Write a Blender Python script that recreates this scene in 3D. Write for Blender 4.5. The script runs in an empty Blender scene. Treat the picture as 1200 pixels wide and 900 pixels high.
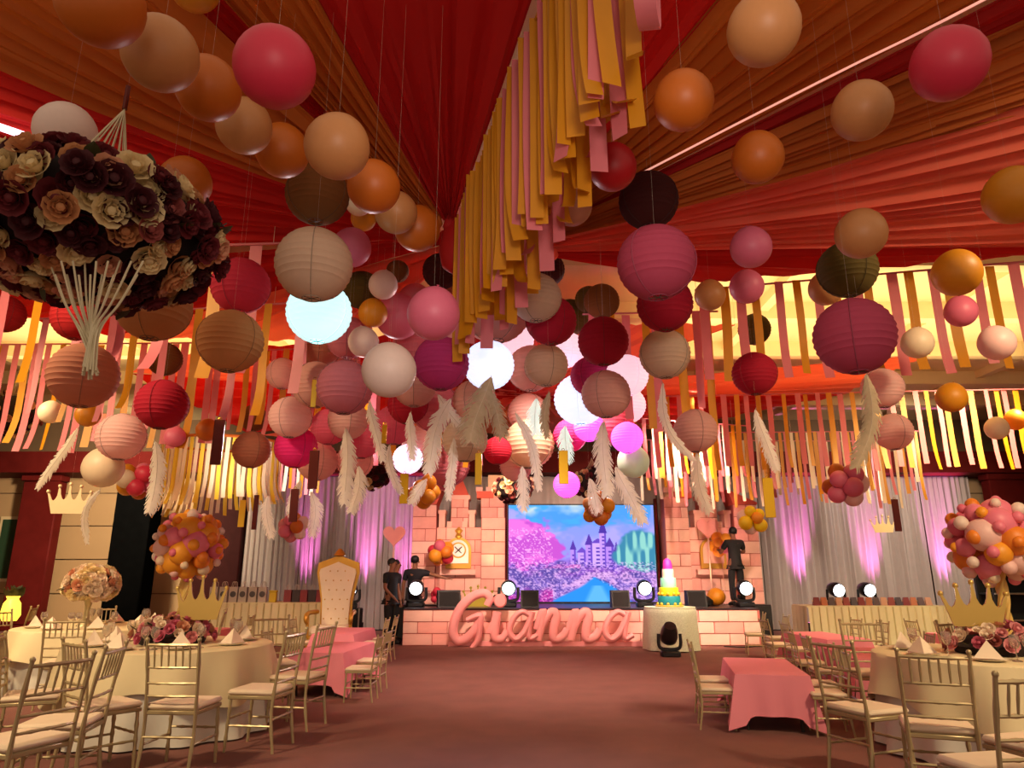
import bpy, bmesh, math, random
import numpy as np
from mathutils import Vector, Matrix, noise
from mathutils.bvhtree import BVHTree

SC = bpy.context.scene
COL = SC.collection
PI = math.pi
R = math.radians
# ------------------------------------------------------------------ camera
F = 830.0                      # focal length in pixels of the 1200x900 frame
CH = 1.4                       # eye height
PITCH = R(15)
CP, SP = math.cos(PITCH), math.sin(PITCH)
cam_d = bpy.data.cameras.new('camera')
cam_d.sensor_width = 36.0
cam_d.lens = F / 1200 * 36
cam_d.clip_end = 200
cam = bpy.data.objects.new('camera', cam_d)
COL.objects.link(cam)
cam.location = (0, 0, CH)
cam.rotation_euler = (R(90) + PITCH, 0, 0)
SC.camera = cam
# ------------------------------------------------------------------ world, exposure
w = bpy.data.worlds.new('hall_ambience')
SC.world = w
w.use_nodes = True
bg = w.node_tree.nodes['Background']
bg.inputs[0].default_value = (1.0, 0.74, 0.54, 1)
bg.inputs[1].default_value = 0.54
SC.view_settings.view_transform = 'Standard'
SC.view_settings.look = 'None'
SC.view_settings.gamma = 1
SC.view_settings.use_curve_mapping = False
SC.view_settings.exposure = 0.12

def lamp(name, kind, loc, target, power, col, **kw):
    d = bpy.data.lights.new(name, kind)
    d.energy = power
    d.color = col
    for k, v in kw.items():
        setattr(d, k, v)
    o = bpy.data.objects.new(name, d)
    COL.objects.link(o)
    o.location = loc
    v = Vector(target) - Vector(loc)
    o.rotation_euler = v.to_track_quat('-Z', 'Y').to_euler()
    return o
WARM = (1.0, 0.74, 0.42)
# cove lights washing the cream ceiling behind the canopy
lamp('cove_light', 'AREA', (-6.0, 11.5, 5.0), (-6.0, 11.5, 6), 200, (1.0, 0.74, 0.40), shape='RECTANGLE', size=7, size_y=4)
lamp('cove_light', 'AREA', (6.0, 10.6, 5.0), (6.0, 10.6, 6), 200, (1.0, 0.74, 0.40), shape='RECTANGLE', size=7, size_y=4)
# warm fill spots without fixtures, added over the dining tables and carpet
SPT = dict(spot_size=R(110), spot_blend=0.9, shadow_soft_size=0.3)
lamp('table_fill', 'SPOT', (-4.6, 3.2, 4.6), (-4.0, 7.4, 0.7), 820, WARM, **SPT)
lamp('table_fill', 'SPOT', (4.6, 2.6, 4.6), (4.3, 6.8, 0.7), 760, WARM, **SPT)
lamp('table_fill', 'SPOT', (-7.4, 7.2, 4.6), (-6.6, 10.5, 0.5), 900, WARM, **SPT)
lamp('table_fill', 'SPOT', (7.5, 9.4, 4.6), (7.6, 13.8, 0.5), 1500, (1.0, 0.80, 0.44), **SPT)
lamp('floor_fill', 'SPOT', (0.4, 9.2, 4.6), (0.6, 11.5, 0.0), 900, (1.0, 0.72, 0.56), **SPT)  # added to brighten the open carpet
# fill spot added behind the camera to brighten the lantern cluster
lamp('cluster_fill', 'SPOT', (0.6, -1.3, 2.4), (0.2, 7.0, 2.95), 480, (1.0, 0.80, 0.68), spot_size=R(52), spot_blend=1.0, shadow_soft_size=0.6)
# fill spots added ahead of the stage to brighten the castle set
lamp('stage_fill', 'SPOT', (-0.6, 11.8, 4.4), (0.2, 17.0, 1.5), 3500, (1.0, 0.66, 0.50), spot_size=R(70), spot_blend=0.8, shadow_soft_size=0.3)
lamp('stage_fill', 'SPOT', (3.2, 11.8, 4.4), (3.2, 17.0, 1.5), 3500, (1.0, 0.66, 0.50), spot_size=R(70), spot_blend=0.8, shadow_soft_size=0.3)
# backlights added behind the lantern cluster, without fixtures
lamp('cluster_backlight', 'SPOT', (1.5, 11.2, 3.5), (0.4, 7.0, 3.0), 900, (1.0, 0.82, 0.86), spot_size=R(64), spot_blend=0.9, shadow_soft_size=0.2)
lamp('cluster_backlight', 'SPOT', (-2.6, 11.4, 3.4), (-1.0, 7.2, 3.0), 650, (1.0, 0.78, 0.80), spot_size=R(64), spot_blend=0.9, shadow_soft_size=0.2)
lamp('fringe_fill', 'SPOT', (-4.6, 11.6, 3.0), (-5.4, 14.0, 3.6), 260, (1.0, 0.9, 0.7), spot_size=R(60), spot_blend=0.9, shadow_soft_size=0.1)  # added to brighten the fringe drum, no fixture there
# fill spots added to brighten the wall panels and drapes
lamp('wall_fill', 'SPOT', (-8.3, 14.4, 4.0), (-10.4, 19.5, 2.2), 2200, (1.0, 0.80, 0.55), spot_size=R(100), spot_blend=0.8, shadow_soft_size=0.3)
lamp('wall_fill', 'SPOT', (-4.2, 13.6, 4.2), (-4.8, 19.2, 2.2), 600, (1.0, 0.82, 0.74), spot_size=R(80), spot_blend=0.8, shadow_soft_size=0.3)
lamp('wall_fill', 'SPOT', (9.0, 13.6, 4.3), (9.2, 19.2, 2.2), 1000, (1.0, 0.82, 0.70), spot_size=R(90), spot_blend=0.8, shadow_soft_size=0.3)

# ------------------------------------------------------------------ helpers
def ray(px, py):
    a, b = (px - 600) / F, (450 - py) / F
    return Vector((a, CP - b * SP, SP + b * CP))
def at_y(px, py, Y):
    d = ray(px, py)
    return Vector((0, 0, CH)) + d * (Y / d.y)
def at_z(px, py, z):
    d = ray(px, py)
    return Vector((0, 0, CH)) + d * ((z - CH) / d.z)
def depth(p):
    return p[1] * CP + (p[2] - CH) * SP
def at_d(px, py, dep):
    return Vector((0, 0, CH)) + ray(px, py) * dep
def at_floor(px, py):
    return at_z(px, py, 0.0)

def lin(c):
    if isinstance(c, str):
        c = tuple(int(c[i:i + 2], 16) / 255 for i in (0, 2, 4))
    return tuple(x / 12.92 if x <= 0.04045 else ((x + 0.055) / 1.055) ** 2.4 for x in c)

MATS = {}
def mat(name, col, rough=0.6, metal=0.0, emit=0.0, ecol=None, trans=0.0, var=0.08, vscale=6.0, bump=0.0, bscale=40.0, coat=0.0, alpha=None, spec=None):
    if name in MATS:
        return MATS[name]
    m = bpy.data.materials.new(name)
    m.use_nodes = True
    nt = m.node_tree
    nt.nodes.clear()
    N = lambda t: nt.nodes.new(t)
    out = N('ShaderNodeOutputMaterial')
    b = N('ShaderNodeBsdfPrincipled')
    c = lin(col)
    tc = N('ShaderNodeTexCoord')
    nz = N('ShaderNodeTexNoise')
    nz.inputs['Scale'].default_value = vscale
    nz.inputs['Detail'].default_value = 4
    nt.links.new(tc.outputs['Object'], nz.inputs['Vector'])
    mx = N('ShaderNodeMixRGB')
    mx.inputs[1].default_value = (*[x * (1 - var) for x in c], 1)
    mx.inputs[2].default_value = (*[min(1, x * (1 + var) + 0.01 * var) for x in c], 1)
    nt.links.new(nz.outputs['Fac'], mx.inputs[0])
    nt.links.new(mx.outputs[0], b.inputs['Base Color'])
    b.inputs['Roughness'].default_value = rough
    b.inputs['Metallic'].default_value = metal
    if spec is not None:
        b.inputs['Specular IOR Level'].default_value = spec
    if coat:
        b.inputs['Coat Weight'].default_value = coat
    if emit:
        b.inputs['Emission Color'].default_value = (*lin(ecol or col), 1)
        b.inputs['Emission Strength'].default_value = emit
    if alpha is not None:
        b.inputs['Transmission Weight'].default_value = alpha
        b.inputs['IOR'].default_value = 1.3
    if bump:
        n2 = N('ShaderNodeTexNoise')
        n2.inputs['Scale'].default_value = bscale
        n2.inputs['Detail'].default_value = 3
        nt.links.new(tc.outputs['Object'], n2.inputs['Vector'])
        bp = N('ShaderNodeBump')
        bp.inputs['Strength'].default_value = bump
        bp.inputs['Distance'].default_value = 0.02
        nt.links.new(n2.outputs['Fac'], bp.inputs['Height'])
        nt.links.new(bp.outputs[0], b.inputs['Normal'])
    sh = b.outputs[0]
    if trans:
        t = N('ShaderNodeBsdfTranslucent')
        nt.links.new(mx.outputs[0], t.inputs[0])
        ms = N('ShaderNodeMixShader')
        ms.inputs[0].default_value = trans
        nt.links.new(b.outputs[0], ms.inputs[1])
        nt.links.new(t.outputs[0], ms.inputs[2])
        sh = ms.outputs[0]
    nt.links.new(sh, out.inputs[0])
    MATS[name] = m
    return m

class MB:
    """collects verts and faces of one mesh"""
    def __init__(s):
        s.v, s.f = [], []
    def add(s, vs, fs):
        b = len(s.v)
        s.v += [tuple(x) for x in vs]
        s.f += [tuple(b + i for i in q) for q in fs]
        return s
    def box(s, x0, x1, y0, y1, z0, z1):
        v = [(x, y, z) for z in (z0, z1) for y in (y0, y1) for x in (x0, x1)]
        return s.add(v, [(0, 2, 3, 1), (4, 5, 7, 6), (0, 1, 5, 4), (2, 6, 7, 3), (0, 4, 6, 2), (1, 3, 7, 5)])
    def bbox(s, x0, x1, y0, y1, z0, z1, b=0.01):
        """box with chamfered edges"""
        bm = bmesh.new()
        bmesh.ops.create_cube(bm, size=1)
        for v in bm.verts:
            v.co = Vector(((x0 + x1) / 2 + v.co.x * (x1 - x0), (y0 + y1) / 2 + v.co.y * (y1 - y0), (z0 + z1) / 2 + v.co.z * (z1 - z0)))
        bmesh.ops.bevel(bm, geom=bm.edges[:], offset=b, segments=1, affect='EDGES', profile=0.5)
        bm.verts.index_update()
        s.add([v.co[:] for v in bm.verts], [[v.index for v in f.verts] for f in bm.faces])
        bm.free()
        return s
    def lathe(s, prof, n=16, cap=True, c=(0, 0, 0)):
        """profile of (r, z)"""
        vs, fs = [], []
        for r, z in prof:
            for k in range(n):
                a = 2 * PI * k / n
                vs.append((c[0] + r * math.cos(a), c[1] + r * math.sin(a), c[2] + z))
        m = len(prof)
        for i in range(m - 1):
            for k in range(n):
                k2 = (k + 1) % n
                fs.append((i * n + k, i * n + k2, (i + 1) * n + k2, (i + 1) * n + k))
        if cap:
            fs.append(tuple(range(n - 1, -1, -1)))
            fs.append(tuple((m - 1) * n + k for k in range(n)))
        return s.add(vs, fs)
    def tube(s, path, rad, n=6, flat=1.0, cap=True):
        P = [Vector(p) for p in path]
        rad = rad if isinstance(rad, (list, tuple)) else [rad] * len(P)
        vs, fs = [], []
        up = Vector((0, 0, 1)) if abs((P[1] - P[0]).normalized().z) < 0.9 else Vector((0, 1, 0))
        nrm = None
        for i, p in enumerate(P):
            t = (P[min(i + 1, len(P) - 1)] - P[max(i - 1, 0)]).normalized()
            a = t.cross(up) if nrm is None else nrm - t * nrm.dot(t)
            if a.length < 1e-6:
                a = t.orthogonal()
            a.normalize()
            nrm = a
            b = t.cross(a)
            for k in range(n):
                q = 2 * PI * k / n
                vs.append(p + a * (rad[i] * math.cos(q)) + b * (rad[i] * flat * math.sin(q)))
        for i in range(len(P) - 1):
            for k in range(n):
                k2 = (k + 1) % n
                fs.append((i * n + k, i * n + k2, (i + 1) * n + k2, (i + 1) * n + k))
        if cap:
            fs.append(tuple(range(n - 1, -1, -1)))
            fs.append(tuple((len(P) - 1) * n + k for k in range(n)))
        return s.add(vs, fs)
    def ball(s, c, r, n=12, m=8, sz=1.0):
        prof = []
        for i in range(m + 1):
            a = -PI / 2 + PI * i / m
            prof.append((max(r * math.cos(a), 1e-4), r * sz * math.sin(a)))
        return s.lathe(prof, n, True, c)
    def prism(s, pts, y0, y1):
        """outline in x,z extruded along y (pts counter-clockwise seen from -y)"""
        n = len(pts)
        vs = [(x, y0, z) for x, z in pts] + [(x, y1, z) for x, z in pts]
        fs = [tuple(range(n)), tuple(range(2 * n - 1, n - 1, -1))]
        for k in range(n):
            k2 = (k + 1) % n
            fs.append((k2, k, n + k, n + k2))
        return s.add(vs, fs)
    def grid(s, P):
        """rows of points"""
        h, wd = len(P), len(P[0])
        vs = [p for r_ in P for p in r_]
        fs = [(i * wd + j, i * wd + j + 1, (i + 1) * wd + j + 1, (i + 1) * wd + j) for i in range(h - 1) for j in range(wd - 1)]
        return s.add(vs, fs)
    def mesh(s, name, m, smooth=True):
        me = bpy.data.meshes.new(name)
        me.from_pydata(s.v, [], s.f)
        me.update()
        if m is not None:
            me.materials.append(m)
        if smooth:
            me.polygons.foreach_set('use_smooth', [True] * len(me.polygons))
            try:
                me.set_sharp_from_angle(angle=R(42))
            except Exception:
                pass
        return me

def put(name, me, parent=None, loc=(0, 0, 0), rot=(0, 0, 0), scale=None, label=None):
    o = bpy.data.objects.new(name, me)
    COL.objects.link(o)
    if parent is not None:
        o.parent = parent
        KIDS.setdefault(parent.name, []).append(o)
    o.location = loc
    o.rotation_euler = rot
    if scale is not None:
        o.scale = (scale, scale, scale) if isinstance(scale, (int, float)) else scale
    if label:
        o['label'] = label
    return o
def obj(name, mb, m, parent=None, smooth=True, **kw):
    return put(name, mb.mesh(name, m, smooth), parent, **kw)
def tag(o, label, cat, group=None, kind=None):
    if label: o['label'] = label
    if cat: o['category'] = cat
    if group: o['group'] = group
    if kind: o['kind'] = kind
    return o
def thing(name, label, cat, loc=(0, 0, 0), rz=0.0, group=None, scale=None):
    o = bpy.data.objects.new(name, None)
    COL.objects.link(o)
    o.location = loc
    o.rotation_euler = (0, 0, rz)
    if scale: o.scale = (scale,) * 3
    return tag(o, label, cat, group)
def struct(name, mb, m, parent=None, smooth=False):
    o = obj(name, mb, m, parent, smooth)
    if parent is None: o['kind'] = 'structure'
    return o
KIDS = {}
def copy_tree(o, parent=None):
    c = o.copy()
    COL.objects.link(c)
    if parent is not None:
        c.parent = parent
        KIDS.setdefault(parent.name, []).append(c)
    for ch in KIDS.get(o.name, ()): copy_tree(ch, c)
    return c
def dup(root, loc, rz, label, group=None, scale=None):
    c = copy_tree(root)
    c.location = loc
    c.rotation_euler = (0, 0, rz)
    c['label'] = label
    if group: c['group'] = group
    if scale: c.scale = (scale,) * 3
    return c
def smooth_path(pts, n=6):
    """Catmull-Rom through the points"""
    P = [Vector(p) for p in pts]
    P = [P[0] * 2 - P[1]] + P + [P[-1] * 2 - P[-2]]
    out = []
    for i in range(1, len(P) - 2):
        a, b, c, d = P[i - 1], P[i], P[i + 1], P[i + 2]
        for k in range(n):
            t = k / n
            out.append(0.5 * ((2 * b) + (c - a) * t + (2 * a - 5 * b + 4 * c - d) * t * t + (3 * b - a - 3 * c + d) * t ** 3))
    out.append(P[-2])
    return out
rng = random.Random(7)
CEIL = 5.6
BACK = 19.6
# ================================================================== the hall
M_carpet = mat('carpet', '7e5048', 0.9, var=0.25, vscale=2.2, bump=0.35, bscale=160)
M_cream = mat('cream_ceiling', 'e6cf9c', 0.85, var=0.05)
M_tan = mat('tan_panel', 'a8875e', 0.75, var=0.1, vscale=1.5)
M_wall = mat('wall_base', '6b5238', 0.85)
M_wood = mat('dark_red_wood', '5a120e', 0.65, spec=0.1, var=0.35, vscale=3)
M_black = mat('black', '0b0a0a', 0.6)
M_dark = mat('dark_charcoal', '1c1a1b', 0.5)
M_steel = mat('steel', 'b9b4ac', 0.3, metal=0.9)

struct('floor', MB().box(-16, 16, -1.5, BACK + 0.3, -0.1, 0), M_carpet)
struct('ceiling', MB().box(-16, 16, 3.5, BACK + 0.3, CEIL, CEIL + 0.15), M_cream)
wb = struct('wall_back', MB().box(-16, 16, BACK, BACK + 0.3, 0, CEIL), M_wall)
struct('wall_left', MB().box(-16.2, -16, -1.5, BACK + 0.3, 0, CEIL), M_tan)
struct('wall_right', MB().box(16, 16.2, -1.5, BACK + 0.3, 0, CEIL), M_tan)
# wall panels with recessed joints
pan = MB().bbox(-0.5, 0.5, -0.5, 0.5, -0.5, 0.5, 0.02).mesh('panel', M_tan)
PW, PH = 2.28, 0.88
for r_ in range(5):
    for i in range(4):
        put('panel', pan, wb, (-15.2 + i * PW + PW / 2, BACK - 0.03, r_ * PH + PH / 2 + 0.01), scale=(PW - 0.03, 0.06, PH - 0.03))
    for i in range(2):
        put('panel', pan, wb, (11.9 + i * PW * 0.8 + PW * 0.4, BACK - 0.03, r_ * PH + PH / 2 + 0.01), scale=(PW * 0.8 - 0.03, 0.06, PH - 0.03))
struct('baseboard_back', MB().box(-16, 16, BACK - 0.09, BACK, 0, 0.12), M_wood)
# ceiling beams
k = 0
for y in (8.6, 10.6, 12.6, 14.6, 16.6):
    k += 1
    struct('trim_%d' % k, MB().box(-16, 16, y, y + 0.22, CEIL - 0.28, CEIL), M_cream)
for x in (-13, -10, -7, -4, 4, 7, 10, 13):
    k += 1
    struct('trim_%d' % k, MB().box(x - 0.08, x + 0.08, 3.5, 18.3, CEIL - 0.16, CEIL), M_cream)
struct('trim_20', MB().box(-16, 16, 18.4, BACK, 3.95, 4.5), M_wood)
# columns against the far wall
def wall_col(px0, px1, Y, lab, m=M_wood, z1=CEIL):
    p0, p1 = at_y(px0, 640, Y), at_y(px1, 640, Y)
    t = thing('wall_column', lab, 'column', ((p0.x + p1.x) / 2, Y + 0.2, 0))
    h = (p1.x - p0.x) / 2
    obj('shaft', MB().bbox(-h, h, -0.2, 0.15, 0.14, z1 - 0.16, 0.03), m, t)
    obj('plinth', MB().bbox(-h - 0.05, h + 0.05, -0.25, 0.15, 0, 0.14, 0.02), m, t)
    obj('capital', MB().bbox(-h - 0.05, h + 0.05, -0.25, 0.15, z1 - 0.16, z1, 0.02), m, t)
    return t
wall_col(14, 58, 18.9, 'wide dark red wooden column on the far left wall', z1=3.95)
wall_col(222, 282, 18.9, 'dark maroon column behind the balloon ball, beside the grey drapes', mat('maroon_wood', '2e0a08', 0.7, spec=0.1, var=0.3), 3.95)
wall_col(1172, 1240, 18.6, 'dark wooden column at the far right edge of the hall', z1=3.95)
# black truss cover
p = at_y(149, 700, 17.6)
t = thing('truss_cover', 'tall plain black tower standing before the tan wall panels', 'tower', (p.x, 17.6, 0))
obj('body', MB().bbox(-0.44, 0.44, -0.3, 0.3, 0.06, 3.35, 0.03), mat('matt_black', '040404', 0.95, spec=0.0), t)
obj('base', MB().bbox(-0.62, 0.62, -0.5, 0.5, 0, 0.06, 0.02), M_black, t)
# green window slit at the far left edge
p = at_y(4, 665, 19.4)
t = thing('wall_opening', 'narrow dark green glazed opening at the left edge of the wall', 'window', (p.x, BACK - 0.08, 1.2))
obj('frame', MB().box(-0.35, 0.35, -0.06, 0.0, 0, 1.7), mat('cream_frame', 'cdb58a', 0.7), t)
obj('pane', MB().box(-0.27, 0.27, -0.075, -0.06, 0.08, 1.62), mat('green_glass', '28402c', 0.2), t)

# ------------------------------------------------------------------ pleated drapes along the back
M_silver = mat('silver_drape', 'b3a69e', 0.5, trans=0.12, var=0.08)
def pleated(name, lab, cat, x0, x1, Y, z0, z1, m, group, seed, pleats=9, amp=0.06):
    rr = random.Random(seed)
    t = thing(name, lab, cat, ((x0 + x1) / 2, Y, 0), group=group)
    n = pleats * 8
    ph = [rr.uniform(-0.6, 0.6) for _ in range(pleats + 2)]
    rows = []
    for i in range(13):
        v = i / 12
        row = []
        for j in range(n + 1):
            u = j / n
            a = u * pleats
            wv = math.sin(2 * PI * (a + 0.18 * math.sin(a * 1.7 + seed) + 0.12 * ph[int(a)] * v))
            amp_ = amp * (0.55 + 0.6 * v) * (0.75 + 0.5 * noise.noise((a * 0.7, seed, 0)))
            x = (u - 0.5) * (x1 - x0)
            row.append((x + 0.03 * wv * v, -amp_ * wv, z1 + (z0 - z1) * v))
        rows.append(row)
    obj('fabric', MB().grid(rows), m, t)
    obj('header_rod', MB().tube([(-(x1 - x0) / 2, 0, z1 + 0.02), ((x1 - x0) / 2, 0, z1 + 0.02)], 0.025, 6), M_dark, t)
    obj('hem_weight', MB().box(-(x1 - x0) / 2, (x1 - x0) / 2, -0.02, 0.02, 0.0, 0.025), M_dark, t)
    return t
YC = 19.1
xl = [at_y(v, 640, YC).x for v in (286, 352, 414, 484)]
for i, lab in enumerate(('grey pleated drape next to the maroon column', 'grey pleated drape behind the gilded throne chair', 'grey pleated drape behind the pink heart and the crew')):
    pleated('back_drape', lab, 'curtain', xl[i] + 0.01, xl[i + 1] - 0.01, YC, 0.03, 3.93, M_silver, 'grey drapes along the back wall', 3 + i)
xs = [at_y(v, 640, YC).x for v in (484, 596, 772, 893)]
for i, lab in enumerate(('grey drape half hidden behind the clock side of the castle set', 'grey drape hidden above the large screen', 'grey drape half hidden behind the heart side of the castle set')):
    pleated('back_drape', lab, 'curtain', xs[i] + 0.01, xs[i + 1] - 0.01, YC, 0.03, 3.93, M_silver, 'grey drapes along the back wall', 13 + i)
xr = [at_y(v, 640, YC).x for v in (893, 962, 1024, 1086, 1148)]
for i, lab in enumerate(('grey pleated drape beside the stage end', 'grey pleated drape behind the twin lit moving heads', 'grey pleated drape behind the middle of the skirted table', 'grey pleated drape at the outer end of the row, next to the tan wall')):
    pleated('back_drape', lab, 'curtain', xr[i] + 0.01, xr[i + 1] - 0.01, YC, 0.03, 3.93, M_silver, 'grey drapes along the back wall', 23 + i)
# uplights at the foot of the drapes
M_lampw = mat('lens_magenta', 'ff8cf0', 0.3, emit=4, ecol='ff7ae8')
def uplight(px, Y, lab, col=(1.0, 0.25, 0.85), power=150, tilt=0.25, h=3.0, lean=0.0, lens=M_lampw, z=0.0, size=30):
    p = at_y(px, 690, Y)
    t = thing('uplight', lab, 'uplight', (p.x, Y, z), group='uplights on the floor')
    obj('can', MB().lathe([(0.075, 0.04), (0.085, 0.06), (0.09, 0.22), (0.08, 0.22), (0.075, 0.2)], 12), M_dark, t)
    obj('bracket', MB().box(-0.1, 0.1, -0.06, 0.06, 0, 0.04), M_dark, t)
    obj('lens', MB().lathe([(0.074, 0.2), (0.072, 0.212), (0.03, 0.22)], 12), lens, t)
    lamp('uplight_beam', 'SPOT', (p.x, Y, z + 0.26), (p.x + lean, Y + tilt, z + h), power, col, spot_size=R(size), spot_blend=0.9, shadow_soft_size=0.06)
MAG = (1.0, 0.22, 0.85)
for px, lab, pw in ((352, 'uplight casting magenta on the drape beside the throne', 110), (424, 'uplight casting magenta behind the throne back', 130),
                    (471, 'uplight casting violet beside the castle set edge', 110), (945, 'uplight casting bright magenta at the stage end drape', 150),
                    (1032, 'uplight casting magenta behind the twin moving heads', 130), (1118, 'uplight casting magenta at the outer drape end', 150)):
    uplight(px, 18.72, lab, MAG, pw * 13)

# ================================================================== fabric canopy
def cloth(name, col, tr=0.35):
    m = mat(name, col, 0.75, trans=tr, var=0.12, vscale=1.2)
    return m
M_red = cloth('red_tulle', 'd3150c')
M_crim = cloth('deep_red_tulle', 'b30c08')
M_org = cloth('orange_organza', 'c8681c', 0.4)
M_coral_lit = cloth('coral_lit_tulle', 'f47862', 0.5)  # red cloth painted lighter for light from right and rear; far swags share it
DR = []
def ceiling_drape(lab, m, hub, A, B, folds, amp, sag, seed, mid=None, name='canopy_swag', group='swags of the near canopy', nu=None, hubw=0.08):
    """swag from the gathered end at hub to the outer edge A-B"""
    rr = random.Random(seed)
    hub, A, B = Vector(hub), Vector(A), Vector(B)
    nu = nu or folds * 7
    nv = 22
    nrm = ((A - hub).cross(B - hub)).normalized()
    if nrm.z < 0: nrm = -nrm
    side = (B - A).normalized()
    rows = []
    f1, f2, p1, p2 = folds, folds * 2.3, rr.uniform(0, 6), rr.uniform(0, 6)
    for i in range(nv + 1):
        v = i / nv
        row = []
        for j in range(nu + 1):
            u = j / nu
            h = hub + side * (u - 0.5) * hubw
            o = A.lerp(B, u)
            if mid is not None:
                o = o + Vector(mid) * (4 * u * (1 - u))
            p = h.lerp(o, v)
            uu = u + 0.05 * noise.noise((u * 5, v * 1.3, seed))
            wv = math.sin(2 * PI * f1 * uu + p1) + 0.5 * math.sin(2 * PI * f2 * uu + p2 + v) + 0.7 * noise.noise((u * folds * 0.8, v * 0.5, seed + 3))
            edge = min(1, u / 0.05, (1 - u) / 0.05)
            p = p + nrm * (amp * wv * (0.25 + 0.75 * math.sin(PI * min(1, v * 0.85 + 0.1))) * (0.3 + 0.7 * edge))
            p.z -= sag * 4 * v * (1 - v) * (0.6 + 0.4 * math.sin(PI * u))
            row.append(p[:])
        rows.append(row)
    t = thing(name, lab, 'drape', tuple(hub), group=group)
    rows = [[(a - hub.x, b - hub.y, c - hub.z) for a, b, c in r_] for r_ in rows]
    obj('fabric', MB().grid(rows), m, t)
    # rolled hem along both long edges
    for e in (0, -1):
        obj('hem', MB().tube([r_[e] for r_ in rows][::2], 0.008, 5), m, t)
    if seed == 1:
        obj('gather_tail', MB().lathe([(0.02, -0.46), (0.10, -0.40), (0.13, -0.26), (0.10, -0.08), (0.05, 0.02), (0.04, 0.06)], 14), m, t, loc=(0.05, 0.04, 0))
    obj('gather', MB().lathe([(0.03, -0.1), (0.05, -0.06), (0.035, 0.0), (0.05, 0.05), (0.03, 0.08)], 8), m, t)
    DR.append(t)
    return t
def Z(px, py, z): return at_z(px, py, z)
HUBY = 5.3
def hubp(px, py, Y=HUBY): return at_y(px, py, Y)
ZE = 5.0
ceiling_drape('deep red swag straight overhead, hanging beside the streamer row', M_crim, hubp(526, 258), Z(318, -100, ZE), Z(655, -100, ZE), 5, 0.035, 0.06, 1)
ceiling_drape('orange swag bordering the deep red one over the pink balloon', M_org, hubp(512, 255), Z(165, -110, ZE), Z(312, -110, ZE), 6, 0.04, 0.05, 2)
ceiling_drape('narrow dark red swag showing between two orange ones', M_crim, hubp(508, 262, 5.45), Z(90, -115, ZE + .05), Z(170, -115, ZE + .05), 3, 0.02, 0.02, 21)
ceiling_drape('broad orange swag above the flower chandelier, ending in the upper left corner', M_org, hubp(505, 266), Z(-170, 10, ZE), Z(100, -115, ZE), 8, 0.045, 0.10, 3)
ceiling_drape('red swag under the broad orange one, behind the pale balloon', M_red, hubp(500, 270, 5.6), Z(-190, 150, ZE), Z(-190, 0, ZE + .05), 6, 0.05, 0.05, 4)
ceiling_drape('red swag lying low behind the flower chandelier', M_red, hubp(500, 276, 6.0), Z(-190, 300, 4.9), Z(-190, 168, 4.95), 6, 0.05, 0.02, 5)
ceiling_drape('long red swag reaching to the far streamer edge on the left', M_red, hubp(520, 280, 6.4), Z(130, 394, 4.8), Z(-170, 330, 4.85), 7, 0.05, 0.0, 6)
ceiling_drape('red orange swag running back behind the beige lanterns', M_coral_lit, hubp(540, 285, 6.6), Z(420, 400, 4.8), Z(130, 395, 4.8), 7, 0.05, 0.0, 7)
ceiling_drape('red swag just past the streamer row, at its other side', M_red, hubp(606, 268), Z(650, -110, ZE), Z(935, -110, ZE), 5, 0.04, 0.05, 8)
ceiling_drape('orange swag above the thin bright slit in the canopy', M_org, hubp(622, 272), Z(930, -110, ZE), Z(1330, -95, ZE), 8, 0.05, 0.03, 9)
ceiling_drape('narrow dark red swag under the thin bright slit', M_crim, hubp(628, 276, 5.4), Z(1345, -90, ZE + .05), Z(1345, -25, ZE + .05), 3, 0.03, 0.03, 22)
ceiling_drape('orange swag below the thin bright slit, over the coral ones', M_org, hubp(632, 278), Z(1340, -40, ZE - .02), Z(1340, 92, ZE - .02), 7, 0.05, 0.03, 10)
ceiling_drape('coral swag spreading to the right edge under the orange one', M_coral_lit, hubp(640, 284, 5.7), Z(1345, 78, 4.95), Z(1345, 232, 4.95), 7, 0.05, 0.03, 11)
ceiling_drape('coral swag lowest on the right, carrying the streamer fringe', M_coral_lit, hubp(648, 292, 6.0), Z(1340, 205, 4.9), Z(1340, 288, 4.82), 5, 0.04, 0.0, 12)
ceiling_drape('coral red swag spread behind the big rose lantern', M_red, hubp(640, 296, 6.2), Z(1340, 288, 4.82), Z(822, 331, 4.8), 7, 0.04, 0.0, 13)
# far canopy over the second half of the hall
G2 = 'swags of the far canopy'
H2 = Vector((0.2, 11.6, 4.35))
def far(lab, m, A, B, folds, seed, mid=None, dz=0.0):
    t = ceiling_drape(lab, m, H2 + Vector((0.02 * (seed % 7), 0, dz)), A, B, folds, 0.05, 0.02, seed, mid, group=G2, hubw=0.3)
    h = t.location
    for q in (Vector((0, 0, 0.05)), Vector(A) - h, Vector(B) - h):
        obj('hanger_wire', MB().tube([tuple(q), (q.x, q.y, CEIL - h.z)], 0.002, 4), M_steel, t)
    return t
far('coral swag of the far canopy, seen between the streamers on the right', M_coral_lit, (6.8, 11.0, 4.85), (6.6, 13.6, 4.85), 6, 31)
far('pink red swag of the far canopy reaching the right rear corner', M_red, (6.6, 13.7, 4.85), (3.4, 15.4, 4.5), 6, 32)
far('orange swag of the far canopy over the stage front', M_org, (3.3, 15.4, 4.5), (-1.5, 15.5, 4.4), 7, 33)
far('coral swag of the far canopy with the yellow white fringe', M_coral_lit, (-1.6, 15.5, 4.4), (-5.6, 15.2, 4.3), 6, 34)
far('red swag of the far canopy, left rear', M_red, (-5.7, 15.1, 4.35), (-6.6, 11.8, 4.75), 6, 35)
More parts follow.
